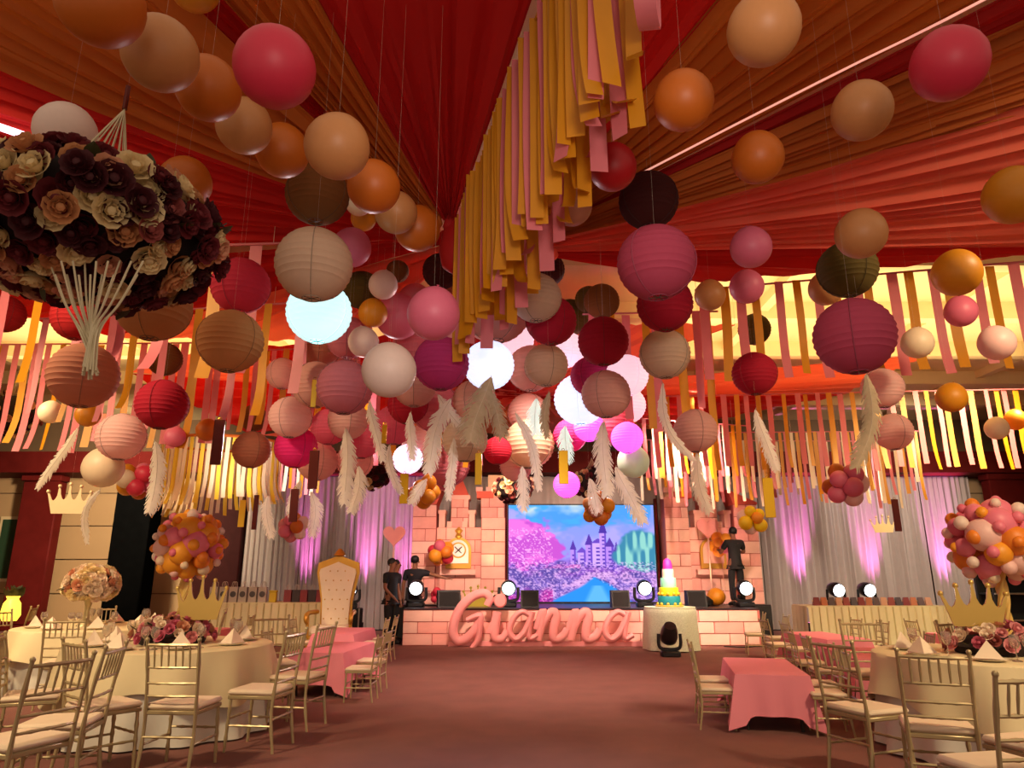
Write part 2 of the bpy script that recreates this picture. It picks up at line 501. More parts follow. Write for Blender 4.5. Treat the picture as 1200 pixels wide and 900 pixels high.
far('coral swag of the far canopy behind the crimson lantern', M_coral_lit, (-6.6, 11.7, 4.75), (-5.0, 10.7, 4.8), 5, 36)
far('red swag of the far canopy behind the lantern cluster', M_crim, (-4.8, 10.7, 4.8), (-0.2, 9.6, 4.85), 7, 37)
far('coral swag of the far canopy above the olive lanterns', M_coral_lit, (0.2, 9.5, 4.85), (3.2, 9.6, 4.85), 6, 38)

# ================================================================== streamers
M_spk = mat('pink_streamer', 'd4747c', 0.5, trans=0.3, var=0.1)
M_syl = mat('yellow_streamer', 'cc8a0a', 0.5, trans=0.3, var=0.1)
M_swh = mat('ivory_streamer', 'f0dcc0', 0.5, trans=0.3, var=0.06)
M_syl2 = mat('lemon_streamer', 'f0cc40', 0.5, trans=0.3, var=0.06)
STN = [0]
WIRES = []                     # points of the header cords that get a wire up to the canopy
FR = []                        # vertical sheets of streamers that lanterns keep clear of
def streamer(parent, p, L, wd, m, rr, curl=0.0, seg=9, yaw=0.0):
    """a hanging strip from p (parent's frame) with a gentle twist"""
    tw, sw, ph = rr.uniform(-0.5, 0.5), rr.uniform(-0.03, 0.03), rr.uniform(0, 6)
    rows = []
    n = seg
    cs, sn = math.cos(yaw), math.sin(yaw)
    x = y = 0.0
    z = 0.0
    ang = 0.0
    ds = L / n
    rows = []
    for i in range(n + 1):
        v = i / n
        a = tw * v * v + yaw
        hx, hy = 0.5 * wd * math.cos(a), 0.5 * wd * math.sin(a)
        cx = sw * math.sin(v * 3 + ph) * v
        rows.append([(p[0] + cx - hx - sn * y, p[1] - hy + cs * y, p[2] + z), (p[0] + cx + hx - sn * y, p[1] + hy + cs * y, p[2] + z)])
        if curl and v > 0.62:
            ang += curl / (n * 0.38)
        z -= ds * math.cos(ang)
        y -= ds * math.sin(ang)
    lab = {'pink_streamer': 'pink streamer', 'yellow_streamer': 'golden yellow streamer', 'ivory_streamer': 'ivory streamer', 'lemon_streamer': 'lemon yellow streamer'}[m.name]
    obj('streamer', MB().grid(rows), m, parent, label=lab)
    STN[0] += 1
def fringe(lab, A, B, L, wd, step, mats, seed, curl=0.0, jit=0.1, wires=True, lenf=None, skip=0.0, far=False, wirez=CEIL):
    rr = random.Random(seed)
    A, B = Vector(A), Vector(B)
    FR.append((A, B, L))
    n = max(2, int((B - A).length / step))
    t = thing('streamer_fringe', lab, 'streamers', tuple(A), group='streamer fringes')
    d = (B - A)
    yaw = math.atan2(d.y, d.x)
    obj('header_cord', MB().tube([(0, 0, 0), tuple(d)], 0.012, 6), M_spk, t)
    for i in range(n):
        if rr.random() < skip: continue
        u = (i + 0.5 + rr.uniform(-0.2, 0.2)) / n
        LL = (lenf(u) if lenf else L) * (1 + rr.uniform(-jit, jit))
        p = d * u
        streamer(t, (p.x + rr.uniform(-.02, .02), p.y + rr.uniform(-.06, .06), p.z - 0.005), LL, wd * rr.uniform(0.85, 1.1), mats[i % len(mats)], rr,
                 curl * rr.uniform(0.3, 1.6), 7 if not curl else 12, yaw + rr.uniform(-.2, .2))
    if wires:
        for u in (0.15, 0.5, 0.85):
            WIRES.append((t, d * u))
    return t
PY2 = [M_spk, M_syl]
# near right, hanging from the coral canopy edge
fringe('pink and gold streamer fringe under the coral swag on the right', (2.2, 7.95, 4.70), (6.2, 7.0, 4.70), 1.18, 0.105, 0.2, PY2, 41, 0.25, 0.06, wires=False)
# second row on the right
fringe('narrower pink and gold streamer fringe in the second row on the right', (2.4, 11.8, 4.34), (9.6, 11.2, 4.34), 1.26, 0.085, 0.19, PY2, 42, 0.18, 0.05)
# third and fourth rows on the right, towards the stage
fringe('pale pink and gold streamer fringe in front of the castle set on the right', (3.2, 14.6, 4.25), (8.4, 14.4, 4.25), 1.32, 0.07, 0.115, [M_spk, M_swh, M_syl], 43, 0.2, 0.2)
fringe('rear pink and gold streamer fringe before the grey drapes on the right', (2.9, 16.2, 4.4), (8.6, 16.4, 4.4), 1.22, 0.07, 0.13, [M_swh, M_syl, M_spk], 44, 0.2, 0.2)
fringe('bright ivory and gold streamer fringe beside the pale green lantern', (2.0, 12.6, 4.15), (4.6, 13.4, 4.15), 1.05, 0.09, 0.17, [M_swh, M_syl, M_spk], 45, 0.15, 0.08)
# left rows
fringe('pink and gold streamer fringe hanging at the left canopy edge', (-7.9, 10.05, 4.70), (-4.2, 9.95, 4.70), 1.56, 0.105, 0.165, [M_spk, M_syl, M_spk], 46, 0.35, 0.06, wires=False)
fringe('pink and orange streamer fringe behind the crimson lantern', (-4.2, 10.1, 4.62), (-1.9, 9.9, 4.62), 1.22, 0.09, 0.15, PY2, 47, 0.3, 0.12)
fringe('wide dusty pink streamer fringe nearest the flower chandelier', (-5.0, 6.3, 4.42), (-1.7, 5.9, 4.32), 1.34, 0.115, 0.40, [M_spk, M_syl, M_spk, M_spk], 48, 0.6, 0.1)
fringe('pink streamer fringe behind the flower chandelier and terracotta lantern', (-5.9, 8.2, 4.42), (-2.2, 7.6, 4.42), 1.3, 0.1, 0.40, PY2, 49, 0.5, 0.1)
fringe('pink and gold fringe over the lanterns at the left of the cluster', (-2.2, 10.9, 4.2), (-0.4, 10.9, 4.2), 1.15, 0.09, 0.2, PY2, 50, 0.2, 0.1)
fringe('pink and gold fringe behind the crimson and beige lanterns', (0.9, 8.5, 4.6), (2.6, 8.4, 4.6), 1.4, 0.1, 0.2, PY2, 51, 0.2, 0.1)
# long curtain along the seam of the canopy, over the middle
hA, hB = hubp(535, 250, 5.2), Z(695, -175, 4.98)
def long_row(lab, off, mats, seed, step, L0, L1, curl):
    rr = random.Random(seed)
    a, b = hA + Vector(off), hB + Vector(off)
    d = b - a
    FR.append((a, b, L1))
    t = thing('streamer_curtain', lab, 'streamers', tuple(a), group='streamers of the middle row')
    obj('header_cord', MB().tube([(0, 0, 0), tuple(d)], 0.012, 6), M_syl, t)
    n = int(d.length / step)
    yaw = math.atan2(d.y, d.x)
    for i in range(n):
        u = (i + 0.5) / n
        p = d * u
        streamer(t, (p.x + rr.uniform(-.03, .03), p.y + rr.uniform(-.03, .03), p.z), (L0 + (L1 - L0) * u) * rr.uniform(0.93, 1.06), rr.uniform(0.07, 0.1), mats[i % len(mats)], rr,
                 curl * rr.choice((0, 0, 0.3, 1)), 18, rr.uniform(-0.35, 0.35))
    WIRES.append((t, d * 0.3))
long_row('dense gold and pink streamer row along the canopy seam overhead', (0.02, 0, -0.06), [M_syl, M_syl, M_spk, M_syl], 61, 0.055, 1.18, 1.36, 0.5)
long_row('gold and pink streamer row beside the dense one, with curled ends', (0.26, 0.02, -0.06), [M_syl, M_spk, M_syl], 62, 0.09, 1.14, 1.42, 4.2)
# ring fringe (drum of yellow and white loops)
p = at_y(262, 520, 14.0)
t = thing('fringe_drum', 'hanging drum of yellow and white streamers under the far coral swag', 'streamers', (p.x, 14.0, p.z))
rr = random.Random(5)
RD = 1.15
hoop = [(RD * math.cos(a), RD * 0.8 * math.sin(a), 0) for a in [2 * PI * k / 40 for k in range(41)]]
obj('hoop', MB().tube(hoop, 0.03, 6), M_org, t)
for k in range(64):
    a = 2 * PI * k / 64
    streamer(t, (RD * math.cos(a), RD * 0.8 * math.sin(a), 0), 1.28 * rr.uniform(0.93, 1.05) * (1 - 0.10 * math.cos(a)), 0.075, [M_swh, M_syl2, M_swh, M_syl2, M_swh][k % 5], rr, 0.5, 9, a + PI / 2)
for k in range(3):
    a = 2 * PI * k / 3
    WIRES.append((t, Vector((RD * math.cos(a), RD * 0.8 * math.sin(a), 0))))
p = at_y(322, 545, 15.6)
fringe('soft gold and pink fringe next to the drum, before the grey drapes', (p.x - 0.9, 15.6, 4.3), (p.x + 1.0, 15.6, 4.2), 1.15, 0.07, 0.1, [M_syl, M_spk, M_swh], 52, 0.1, 0.12)
# ================================================================== lanterns and balloons
PAL = dict(beige='dcbea2', dusty='dfa89c', rose='c04a66', crimson='b80f30', magenta='cc3c86', hot='f22c8c', olive='6a5620', brown='87501f',
           palepink='f4c6c0', cream='f0d8b8', amber='dd921c', orange='cc6c1c', peach='cf9058', redpink='d4324c', red='b4141c', pink='e2708c',
           terracotta='c88468', mauve='d8808c', white='efd8cc', maroon='4e1412', palegreen='cfe3cf', lemon='f8dc1e', sun='f4a42c', tang='ee8a2a', candy='ee8098')
LIT = dict(cyan=('c4eeee', 1.0), blue=('d0daf8', 1.1), violet=('f2dcff', 1.1), litmag=('f06ae6', 1.0), litpink=('f6ccdc', 0.8))
def lantern_mats(c):
    if c in LIT:
        h, e = LIT[c]
        return mat('lit_paper_' + c, h, 0.8, emit=e, var=0.04), mat('lit_rib_' + c, h, 0.8, emit=e * 0.6, var=0.04)
    h = PAL[c]
    L_ = lin(h)
    return mat('paper_' + c, h, 0.85, trans=0.42, var=0.06), mat('rib_' + c, tuple(x * 0.72 for x in tuple(int(h[i:i + 2], 16) / 255 for i in (0, 2, 4))), 0.8, var=0.05)
SHAPES = {}
M_inside = mat('lantern_ring_wire', '5a4636', 0.5)
def shade_mesh(c):
    if ('s', c) not in SHAPES:
        prof = []
        NR = 15
        for i in range(NR * 2 + 1):
            a = -PI / 2 + 0.24 + (PI - 0.48) * i / (NR * 2)
            r_ = math.cos(a) * (1.0 if i % 2 else 0.963)
            prof.append((r_, 0.97 * math.sin(a) * (1.0 if i % 2 else 0.985)))
        SHAPES['s', c] = MB().lathe(prof, 28, False).mesh('shade', lantern_mats(c)[0])
        mb = MB()
        arc = [(1.0 * math.cos(a), 0, 0.965 * math.sin(a)) for a in [-PI / 2 + 0.26 + (PI - 0.52) * i / 14 for i in range(15)]]
        mb.tube(arc, 0.014, 4)
        SHAPES['r', c] = mb.mesh('rib', lantern_mats(c)[1])
        SHAPES['o', c] = MB().tube([(0.235 * math.cos(2 * PI * k / 20), 0.235 * math.sin(2 * PI * k / 20), 0) for k in range(21)], 0.016, 5).mesh('rim', lantern_mats(c)[1])
        SHAPES['x', c] = MB().tube([(-0.24, 0, 0), (0.24, 0, 0)], 0.012, 5).tube([(-0.12, -0.208, 0), (0.12, 0.208, 0)], 0.012, 5).tube([(0.12, -0.208, 0), (-0.12, 0.208, 0)], 0.012, 5).mesh('expander', M_inside)
    return SHAPES['s', c], SHAPES['r', c], SHAPES['o', c]
def balloon_mesh(c):
    if ('b', c) not in SHAPES:
        if c in LIT:
            m = lantern_mats(c)[0]
        else:
            m = mat('latex_' + c, PAL[c], 0.45, trans=0.22, var=0.04)
        prof = []
        for i in range(19):
            a = -PI / 2 + PI * i / 18
            z = math.sin(a)
            r_ = math.cos(a) * (1 - 0.07 * max(0, z) ** 1.5)
            prof.append((max(r_, 1e-3), z * (1.06 if z > 0 else 1.0)))
        SHAPES['b', c] = MB().lathe(prof, 24).mesh('skin', m)
        SHAPES['k', c] = MB().lathe([(0.02, 0), (0.045, 0.02), (0.02, 0.05), (0.05, 0.085), (0.055, 0.095)], 8).mesh('knot', m)
    return SHAPES['b', c], SHAPES['k', c]
M_string = mat('white_cord', 'd8c4b0', 0.8)
STR = MB().lathe([(0.0003, 0), (0.0003, 1)], 4).mesh('string', M_string)
PLACED = []                  # (centre, radius, px, py, r, depth)
HANG = []                    # (object, attach point) that still needs a cord
_vs, _fs = [], []
bpy.context.view_layer.update()
for t in DR:
    for ch in KIDS[t.name]:
        if ch.name.startswith('fabric'):
            b0 = len(_vs)
            _vs += [ch.matrix_world @ v.co for v in ch.data.vertices]
            _fs += [tuple(b0 + i for i in q.vertices) for q in ch.data.polygons]
_bvh = BVHTree.FromPolygons(_vs, _fs)
def sheet_gap(p):
    """distance to the nearest hanging sheet of streamers"""
    g = 9.0
    for A, B_, L_ in FR:
        d = B_ - A
        u = max(0, min(1, ((p.x - A.x) * d.x + (p.y - A.y) * d.y) / (d.x * d.x + d.y * d.y)))
        q = A + d * u
        h = math.hypot(p.x - q.x, p.y - q.y)
        v = max(0, p.z - q.z, q.z - L_ - p.z)
        g = min(g, math.hypot(h, v))
    return g
for t, q in WIRES:
    o_ = Vector(t.location) + q
    h_ = _bvh.ray_cast(o_ + Vector((0, 0, 0.03)), Vector((0, 0, 1)))
    zt_ = (h_[0].z - 0.01 if h_[0] is not None else CEIL) - t.location.z
    if zt_ - q.z > 0.02:
        obj('hanger_wire', MB().tube([tuple(q), (q.x, q.y, zt_)], 0.0025, 4), M_swh, t)
def under_cloth(px, py, k=0.985):
    d_ = ray(px, py).normalized()
    h_ = _bvh.ray_cast(Vector((0, 0, CH)), d_)
    return Vector((0, 0, CH)) + d_ * ((h_[3] if h_[0] is not None else 5.0) * k)
def light_strip(name, lab, pix, rad, m):
    P = [under_cloth(x, y, 0.972) for x, y in pix]
    t = thing(name, lab, 'lamp', tuple(P[0]), group='slim lights along the canopy')
    P = [p - P[0] for p in P]
    obj('tube', MB().tube(P, rad, 8), m, t)
    for p in (P[0], P[-1]):
        obj('end_cap', MB().ball(p, rad * 1.5, 8, 6), M_cream, t)
light_strip('tube_light', 'pinkish white tube light pulled in front of the red swag above the flowers', [(-45, 134), (0, 149), (44, 164)], 0.03, mat('tube_glow', 'ffd9f6', 0.4, emit=2.0))  # tube pulled along the line of sight from above the swag to below it
light_strip('slit_glow', 'thin glowing cord imitating a light leak along the slit between two orange swags', [(746, 206), (800, 178), (850, 152), (905, 124), (960, 96), (1010, 71), (1060, 47), (1110, 22), (1160, -4), (1230, -40)], 0.0075, mat('slit_leak', 'ffb09c', 0.4, emit=0.7))  # added cord; its glow imitates ceiling light leaking through the slit
FAILED = []
def sphere(kind, px, py, r, c, lab, dia=None, Y=None, group=None, tries=0):
    d0 = Y or (dia or (0.43 if kind == 'L' else 0.29)) * F / (2 * r)
    dv = ray(px, py)
    hit = _bvh.ray_cast(Vector((0, 0, CH)), dv.normalized())
    lim = hit[3] / dv.length if hit[0] is not None else 14.0
    behind = any('behind the' in lab and k in lab for k in ('streamers', 'fringe'))
    best = None
    for i in range(150):
        dep = 2.2 + i * 0.075
        if dep > lim: break
        rad = r / F * dep
        p = at_d(px, py, dep)
        if p.z + rad > 5.05: break
        if any((p - q[0]).length < rad * 1.06 + q[1] * 1.06 + 0.01 for q in PLACED): continue
        n_ = _bvh.find_nearest(p)
        if n_[3] is not None and n_[3] < rad + 0.02: continue
        if sheet_gap(p) < rad * 0.9 + 0.04: continue
        s = abs(math.log(dep / d0))
        for q in PLACED:      # things listed earlier stand in front where they overlap in view
            if math.hypot(q[2] - px, q[3] - py) < 0.82 * (q[4] + r) and q[5] > dep: s += 2 + (q[5] - dep)
        if best is None or s < best[0]: best = (s, dep, p, rad)
    if best is None or best[0] > 2:       # no room for it behind the others: it would not show
        if tries < 2: return sphere(kind, px, py, r * 0.82, c, lab, dia, Y, group, tries + 1)
        FAILED.append(lab)
        return None
    s, dep, p, rad = best
    PLACED.append((p, rad, px, py, r, dep))
    if kind == 'L':
        t = thing('paper_lantern', lab, 'lantern', p, rng.uniform(0, 6), group=group)
        t.scale = (rad,) * 3
        s, rb, rim = shade_mesh(c)
        put('shade', s, t)
        for k in range(3):
            put('rib', rb, t, rot=(0, 0, k * 2 * PI / 3))
        put('rim', rim, t, (0, 0, -0.945)); put('rim', rim, t, (0, 0, 0.945))
        put('expander', SHAPES['x', c], t, (0, 0, -0.945)); put('expander', SHAPES['x', c], t, (0, 0, 0.945))
        HANG.append((t, p + Vector((0, 0, rad * 0.93)), rad))
    else:
        t = thing('balloon', lab, 'balloon', p, rng.uniform(0, 6), group=group)
        t.scale = (rad,) * 3
        t.rotation_euler = (rng.uniform(-0.25, 0.25), rng.uniform(-0.25, 0.25), 0)
        s, kn = balloon_mesh(c)
        put('skin', s, t)
        put('knot', kn, t, (0, 0, 1.03))
        HANG.append((t, p + Vector((0, 0, rad * 1.05)), rad))
    return t
B, L = 'B', 'L'
LIST = [
 # ---- upper left balloons
 (B, 118, 4, 49, 'orange', 'large amber balloon cut by the top edge, farthest left of the canopy balloons'),
 (B, 228, -16, 29, 'amber', 'amber balloon barely showing at the top edge, beside the peach one'),
 (B, 188, 63, 43, 'peach', 'peach balloon under the canopy at the upper left, below the amber one'),
 (B, 322, 79, 47, 'redpink', 'large raspberry pink balloon under the orange swag'),
 (B, 244, 104, 37, 'orange', 'orange balloon between the peach one and the raspberry one'),
 (B, 286, 148, 32, 'peach', 'small tan balloon under the raspberry pink one'),
 (B, 395, 172, 38, 'peach', 'pale peach balloon just above the olive lantern'),
 (B, 331, 177, 31, 'orange', 'dim orange balloon tucked behind the pale peach one'),
 (B, 77, 155, 34, 'white', 'shiny pearl white balloon above the flower chandelier'),
 (B, 217, 214, 30, 'orange', 'orange balloon just behind the top of the flower chandelier'),
 # ---- upper right balloons
 (B, 895, 34, 42, 'peach', 'peach balloon at the top edge, alone under the orange swag on the right'),
 (B, 1112, 75, 42, 'redpink', 'raspberry pink balloon high at the upper right'),
 (B, 1010, 130, 34, 'peach', 'peach balloon under the bright slit in the canopy'),
 (B, 801, 118, 35, 'orange', 'dim orange balloon almost lost against the orange swag'),
 (B, 888, 185, 30, 'orange', 'orange balloon before the coral swag, below the bright slit'),
 (B, 1188, 229, 33, 'amber', 'golden balloon cut by the right edge'),
 (B, 1009, 274, 29, 'peach', 'cream balloon touching the olive lantern on the right'),
 (L, 993, 316, 34, 'olive', 'dark olive lantern under the cream balloon on the right'),
 (B, 880, 290, 24, 'pink', 'upper of two pink balloons hung one over the other'),
 (B, 875, 336, 20, 'pink', 'lower of two pink balloons hung one over the other'),
 (B, 1121, 320, 27, 'amber', 'golden balloon before the streamers on the far right'),
 (B, 968, 338, 20, 'peach', 'pale balloon half hidden by the olive lantern on the right'),
 (B, 718, 196, 28, 'red', 'red balloon beside the maroon lantern near the canopy'),
 (L, 760, 235, 35, 'maroon', 'very dark maroon lantern above the big rose lantern'),
 (B, 670, 241, 24, 'terracotta', 'dusky peach balloon next to the curled streamer ends'),
 (L, 1001, 394, 46, 'rose', 'big rose lantern with a feather tail, before the streamers on the right'),
 (L, 769, 308, 46, 'rose', 'biggest rose lantern at the right side of the cluster'),
 # ---- front of the main cluster
 (L, 372, 228, 37, 'brown', 'olive brown lantern with dark seams above the beige one'),
 (L, 368, 310, 45, 'beige', 'big beige lantern directly over the glowing cyan one'),
 (L, 374, 366, 38, 'cyan', 'glowing cyan white lantern, the brightest in the room'),
 (B, 438, 219, 31, 'orange', 'orange balloon next to the pale peach one near the canopy'),
 (B, 464, 249, 25, 'peach', 'peach balloon behind the orange one near the hub'),
 (B, 420, 238, 15, 'cream', 'little cream balloon between olive lantern and orange balloon'),
 (B, 489, 268, 27, 'orange', 'orange balloon closest to the canopy hub'),
 (B, 426, 256, 22, 'amber', 'amber balloon behind the little cream one'),
 (B, 449, 334, 17, 'white', 'small pearl balloon over the small yellow one'),
 (B, 437, 367, 17, 'amber', 'small yellow balloon between two pearl ones'),
 (B, 426, 401, 18, 'white', 'small pearl balloon under the small yellow one'),
 (B, 456, 434, 32, 'white', 'large smooth greyish pink balloon left of the magenta lantern'),
 (L, 640, 428, 26, 'beige', 'beige lantern with a feather cord, next to the bluish glowing one'),
 (L, 573, 428, 30, 'blue', 'glowing bluish white lantern behind the big tan feather'),
 (L, 517, 426, 33, 'magenta', 'magenta pink lantern left of the bluish glowing one'),
 (L, 710, 462, 29, 'dusty', 'dusty beige lantern with a long feather tail under the crimson one'),
 (L, 707, 400, 30, 'crimson', 'round crimson lantern above the dusty beige one'),
 (L, 705, 353, 21, 'brown', 'bronze lantern just over the round crimson one'),
 (L, 779, 415, 30, 'beige', 'beige lantern before the streamers, with a feather under it'),
 (L, 779, 357, 33, 'crimson', 'crimson lantern right under the biggest rose one'),
 (L, 628, 349, 30, 'beige', 'greenish beige ribbed lantern at the streamer ends'),
 (L, 646, 376, 30, 'crimson', 'crimson lantern half behind the greenish beige one'),
 (L, 404, 454, 33, 'mauve', 'rose lantern with dark seams beneath the glowing cyan one'),
 (L, 370, 451, 28, 'dusty', 'dusty pink lantern beside the rose one with dark seams'),
 (L, 340, 489, 25, 'palepink', 'pale pink lantern above the hot pink one'),
 (L, 347, 524, 25, 'hot', 'hot pink lantern under the pale pink one'),
 (B, 508, 368, 31, 'pink', 'smooth rose balloon beside the streamer ends'),
 (B, 467, 371, 27, 'pink', 'smooth rose balloon behind the small yellow one'),
 (B, 521, 392, 13, 'palepink', 'tiny pale pink balloon on top of the magenta lantern'),
 (L, 581, 362, 42, 'dusty', 'wide dusty pink lantern behind the streamer ends'),
 (L, 622, 432, 28, 'palepink', 'pale pink lantern half behind the beige one with the cord'),
 (L, 692, 441, 24, 'magenta', 'magenta lantern wedged behind crimson and dusty beige ones'),
 (L, 680, 468, 31, 'blue', 'bluish white glowing lantern wedged behind the dusty beige one'),
 (L, 690, 351, 20, 'olive', 'olive lantern half hidden by the bronze one'),
 (L, 641, 316, 21, 'maroon', 'dark maroon lantern behind the curled streamer ends'),
 (L, 665, 325, 24, 'peach', 'peach lantern behind the dark maroon one'),
 (L, 668, 372, 22, 'olive', 'old gold lantern behind the crimson one near the streamer ends'),
 (B, 412, 290, 23, 'pink', 'pink balloon behind the big beige lantern, upper side'),
 (L, 466, 318, 20, 'brown', 'bronze lantern behind the small pearl balloon'),
 (L, 424, 340, 28, 'olive', 'dark bronze lantern behind the glowing cyan one'),
 (L, 517, 318, 22, 'maroon', 'dark brown lantern left of the streamer ends'),
 (L, 440, 318, 24, 'pink', 'pink lantern far behind the small pearl balloon'),
 (L, 545, 345, 26, 'terracotta', 'terracotta lantern hidden by the ends of the gold streamers'),
 (B, 486, 352, 24, 'mauve', 'mauve balloon behind two smooth rose ones'),
 (L, 488, 405, 28, 'mauve', 'mauve lantern between the large greyish balloon and the magenta lantern'),
 (L, 408, 396, 26, 'mauve', 'mauve lantern behind the small pearl balloons'),
 (L, 374, 405, 26, 'terracotta', 'terracotta lantern right below the glowing cyan one'),
 (L, 395, 420, 24, 'dusty', 'dusty lantern over the rose one with dark seams'),
 (L, 486, 452, 26, 'dusty', 'greyish rose lantern behind the large smooth balloon'),
 (L, 478, 474, 24, 'crimson', 'crimson lantern under the large smooth greyish balloon'),
 (L, 510, 478, 30, 'mauve', 'mauve lantern beneath the magenta one'),
 (L, 462, 498, 24, 'pink', 'pink lantern with a vertical seam, low in the cluster'),
 (L, 545, 515, 27, 'beige', 'beige lantern below the big tan feather'),
 (L, 583, 528, 17, 'crimson', 'small crimson lantern low in the middle of the cluster'),
 (L, 620, 520, 30, 'beige', 'beige lantern low in the cluster, beside the small crimson one'),
 (L, 619, 484, 24, 'palepink', 'pale lantern beneath the beige one with the feather cord'),
 (L, 588, 476, 24, 'crimson', 'crimson lantern behind the twin glowing feathers'),
 (L, 408, 492, 24, 'palepink', 'pale pink lantern with a feather, under the rose one with dark seams'),
 (L, 386, 500, 22, 'pink', 'pink lantern left of the pale one with a feather'),
 (L, 424, 516, 22, 'pink', 'pink lantern behind the pale long feather'),
 (L, 372, 540, 24, 'dusty', 'dusty pink lantern behind the dark foil tag'),
 (L, 416, 540, 22, 'dusty', 'greyish lantern hanging low behind the feathers'),
 (L, 478, 538, 18, 'violet', 'small glowing violet lantern low in the cluster'),
 (L, 494, 520, 23, 'dusty', 'greyish pink lantern above the small glowing violet one'),
 (L, 525, 545, 26, 'mauve', 'mauve lantern beneath the middle of the cluster'),
 (L, 556, 470, 26, 'dusty', 'dusty lantern behind the big tan feather'),
 (L, 735, 513, 19, 'litmag', 'glowing magenta lantern, lower of two near the pale green one'),
 (L, 690, 500, 18, 'litmag', 'glowing magenta lantern, upper of two, under the dusty beige one'),
 (L, 717, 496, 26, 'pink', 'pink lantern between the two glowing magenta ones'),
 (B, 742, 541, 19, 'palegreen', 'pale green balloon beneath the glowing magenta lanterns'),
 (L, 668, 510, 20, 'magenta', 'magenta lantern deep behind the glowing white feather'),
 (L, 664, 568, 16, 'litmag', 'glowing magenta lantern right in front of the screen top'),
 (L, 735, 440, 25, 'litpink', 'pale glowing lantern behind the round crimson one'),
 (L, 735, 475, 22, 'litpink', 'pale glowing lantern behind the dusty beige one, lower'),
 (L, 665, 410, 26, 'litpink', 'pale glowing lantern among crimson and beige ones'),
 (L, 600, 398, 26, 'litpink', 'pale glowing lantern over the bluish one'),
 (L, 605, 545, 20, 'palepink', 'pale pink lantern hanging lowest in the middle'),
 (B, 521, 560, 15, 'pink', 'pink balloon low before the castle set'),
 # ---- right behind streamers
 (L, 884, 386, 19, 'olive', 'olive drum lantern seen through the near streamers'),
 (L, 884, 438, 26, 'crimson', 'crimson lantern seen through the near streamers'),
 (B, 1115, 466, 17, 'amber', 'bright yellow balloon behind the near streamer ends'),
 (L, 1047, 506, 22, 'palepink', 'pale pink lantern behind the feather of the big rose one'),
 (L, 1034, 455, 24, 'palepink', 'pale pink lantern above the other pale pink one on the right'),
 (B, 1126, 365, 18, 'pink', 'pink balloon behind the streamers, right of the big rose lantern'),
 (B, 1168, 402, 20, 'palepink', 'pale pink balloon behind the streamers near the right edge'),
 (B, 1075, 402, 18, 'cream', 'cream balloon behind the streamers, beside the big rose lantern'),
 (B, 832, 346, 18, 'peach', 'peach balloon behind the near streamers at the coral swag'),
 (L, 815, 505, 26, 'dusty', 'dusty pink lantern behind the gold streamers'),
 (B, 1168, 502, 13, 'cream', 'cream balloon near the dark rack on the right'),
 (B, 1190, 492, 12, 'amber', 'small yellow balloon near the dark rack on the right'),
 # ---- left
 (L, 98, 440, 39, 'terracotta', 'terracotta lantern at the foot of the hanging bouquet stems'),
 (L, 190, 474, 30, 'crimson', 'crimson lantern standing alone on the left'),
 (L, 193, 421, 20, 'brown', 'bronze lantern above the lone crimson one'),
 (L, 180, 358, 43, 'peach', 'wide peach lantern partly hidden by the hanging flowers'),
 (L, 270, 400, 38, 'peach', 'wide peach lantern behind the pink streamers on the left'),
 (L, 282, 335, 34, 'redpink', 'raspberry lantern beside the hanging flowers'),
 (L, 90, 372, 28, 'red', 'red lantern behind the bouquet stems'),
 (L, 6, 368, 22, 'red', 'red lantern cut by the left edge'),
 (L, 142, 512, 28, 'palepink', 'pale pink lantern above the cream balloon on the left'),
 (B, 121, 548, 23, 'cream', 'cream balloon low on the left, over a white feather'),
 (L, 295, 527, 22, 'terracotta', 'salmon lantern before the fringe drum'),
 (L, 297, 490, 16, 'brown', 'small bronze lantern over the salmon one'),
 (B, 59, 483, 13, 'cream', 'small cream balloon behind the left streamers'),
 (B, 103, 486, 14, 'amber', 'small amber balloon behind the left streamers'),
 (L, 120, 500, 16, 'palepink', 'small pale pink lantern behind the left streamers'),
 (L, 331, 438, 19, 'palepink', 'pale lantern behind the dusty pink one, at the streamers'),
 (B, 205, 512, 12, 'pink', 'pink balloon over the fringe drum, outer one'),
 (B, 243, 504, 13, 'orange', 'orange balloon over the fringe drum'),
]
for e in LIST:
    sphere(*e)
if FAILED: print('NOT PLACED', FAILED)

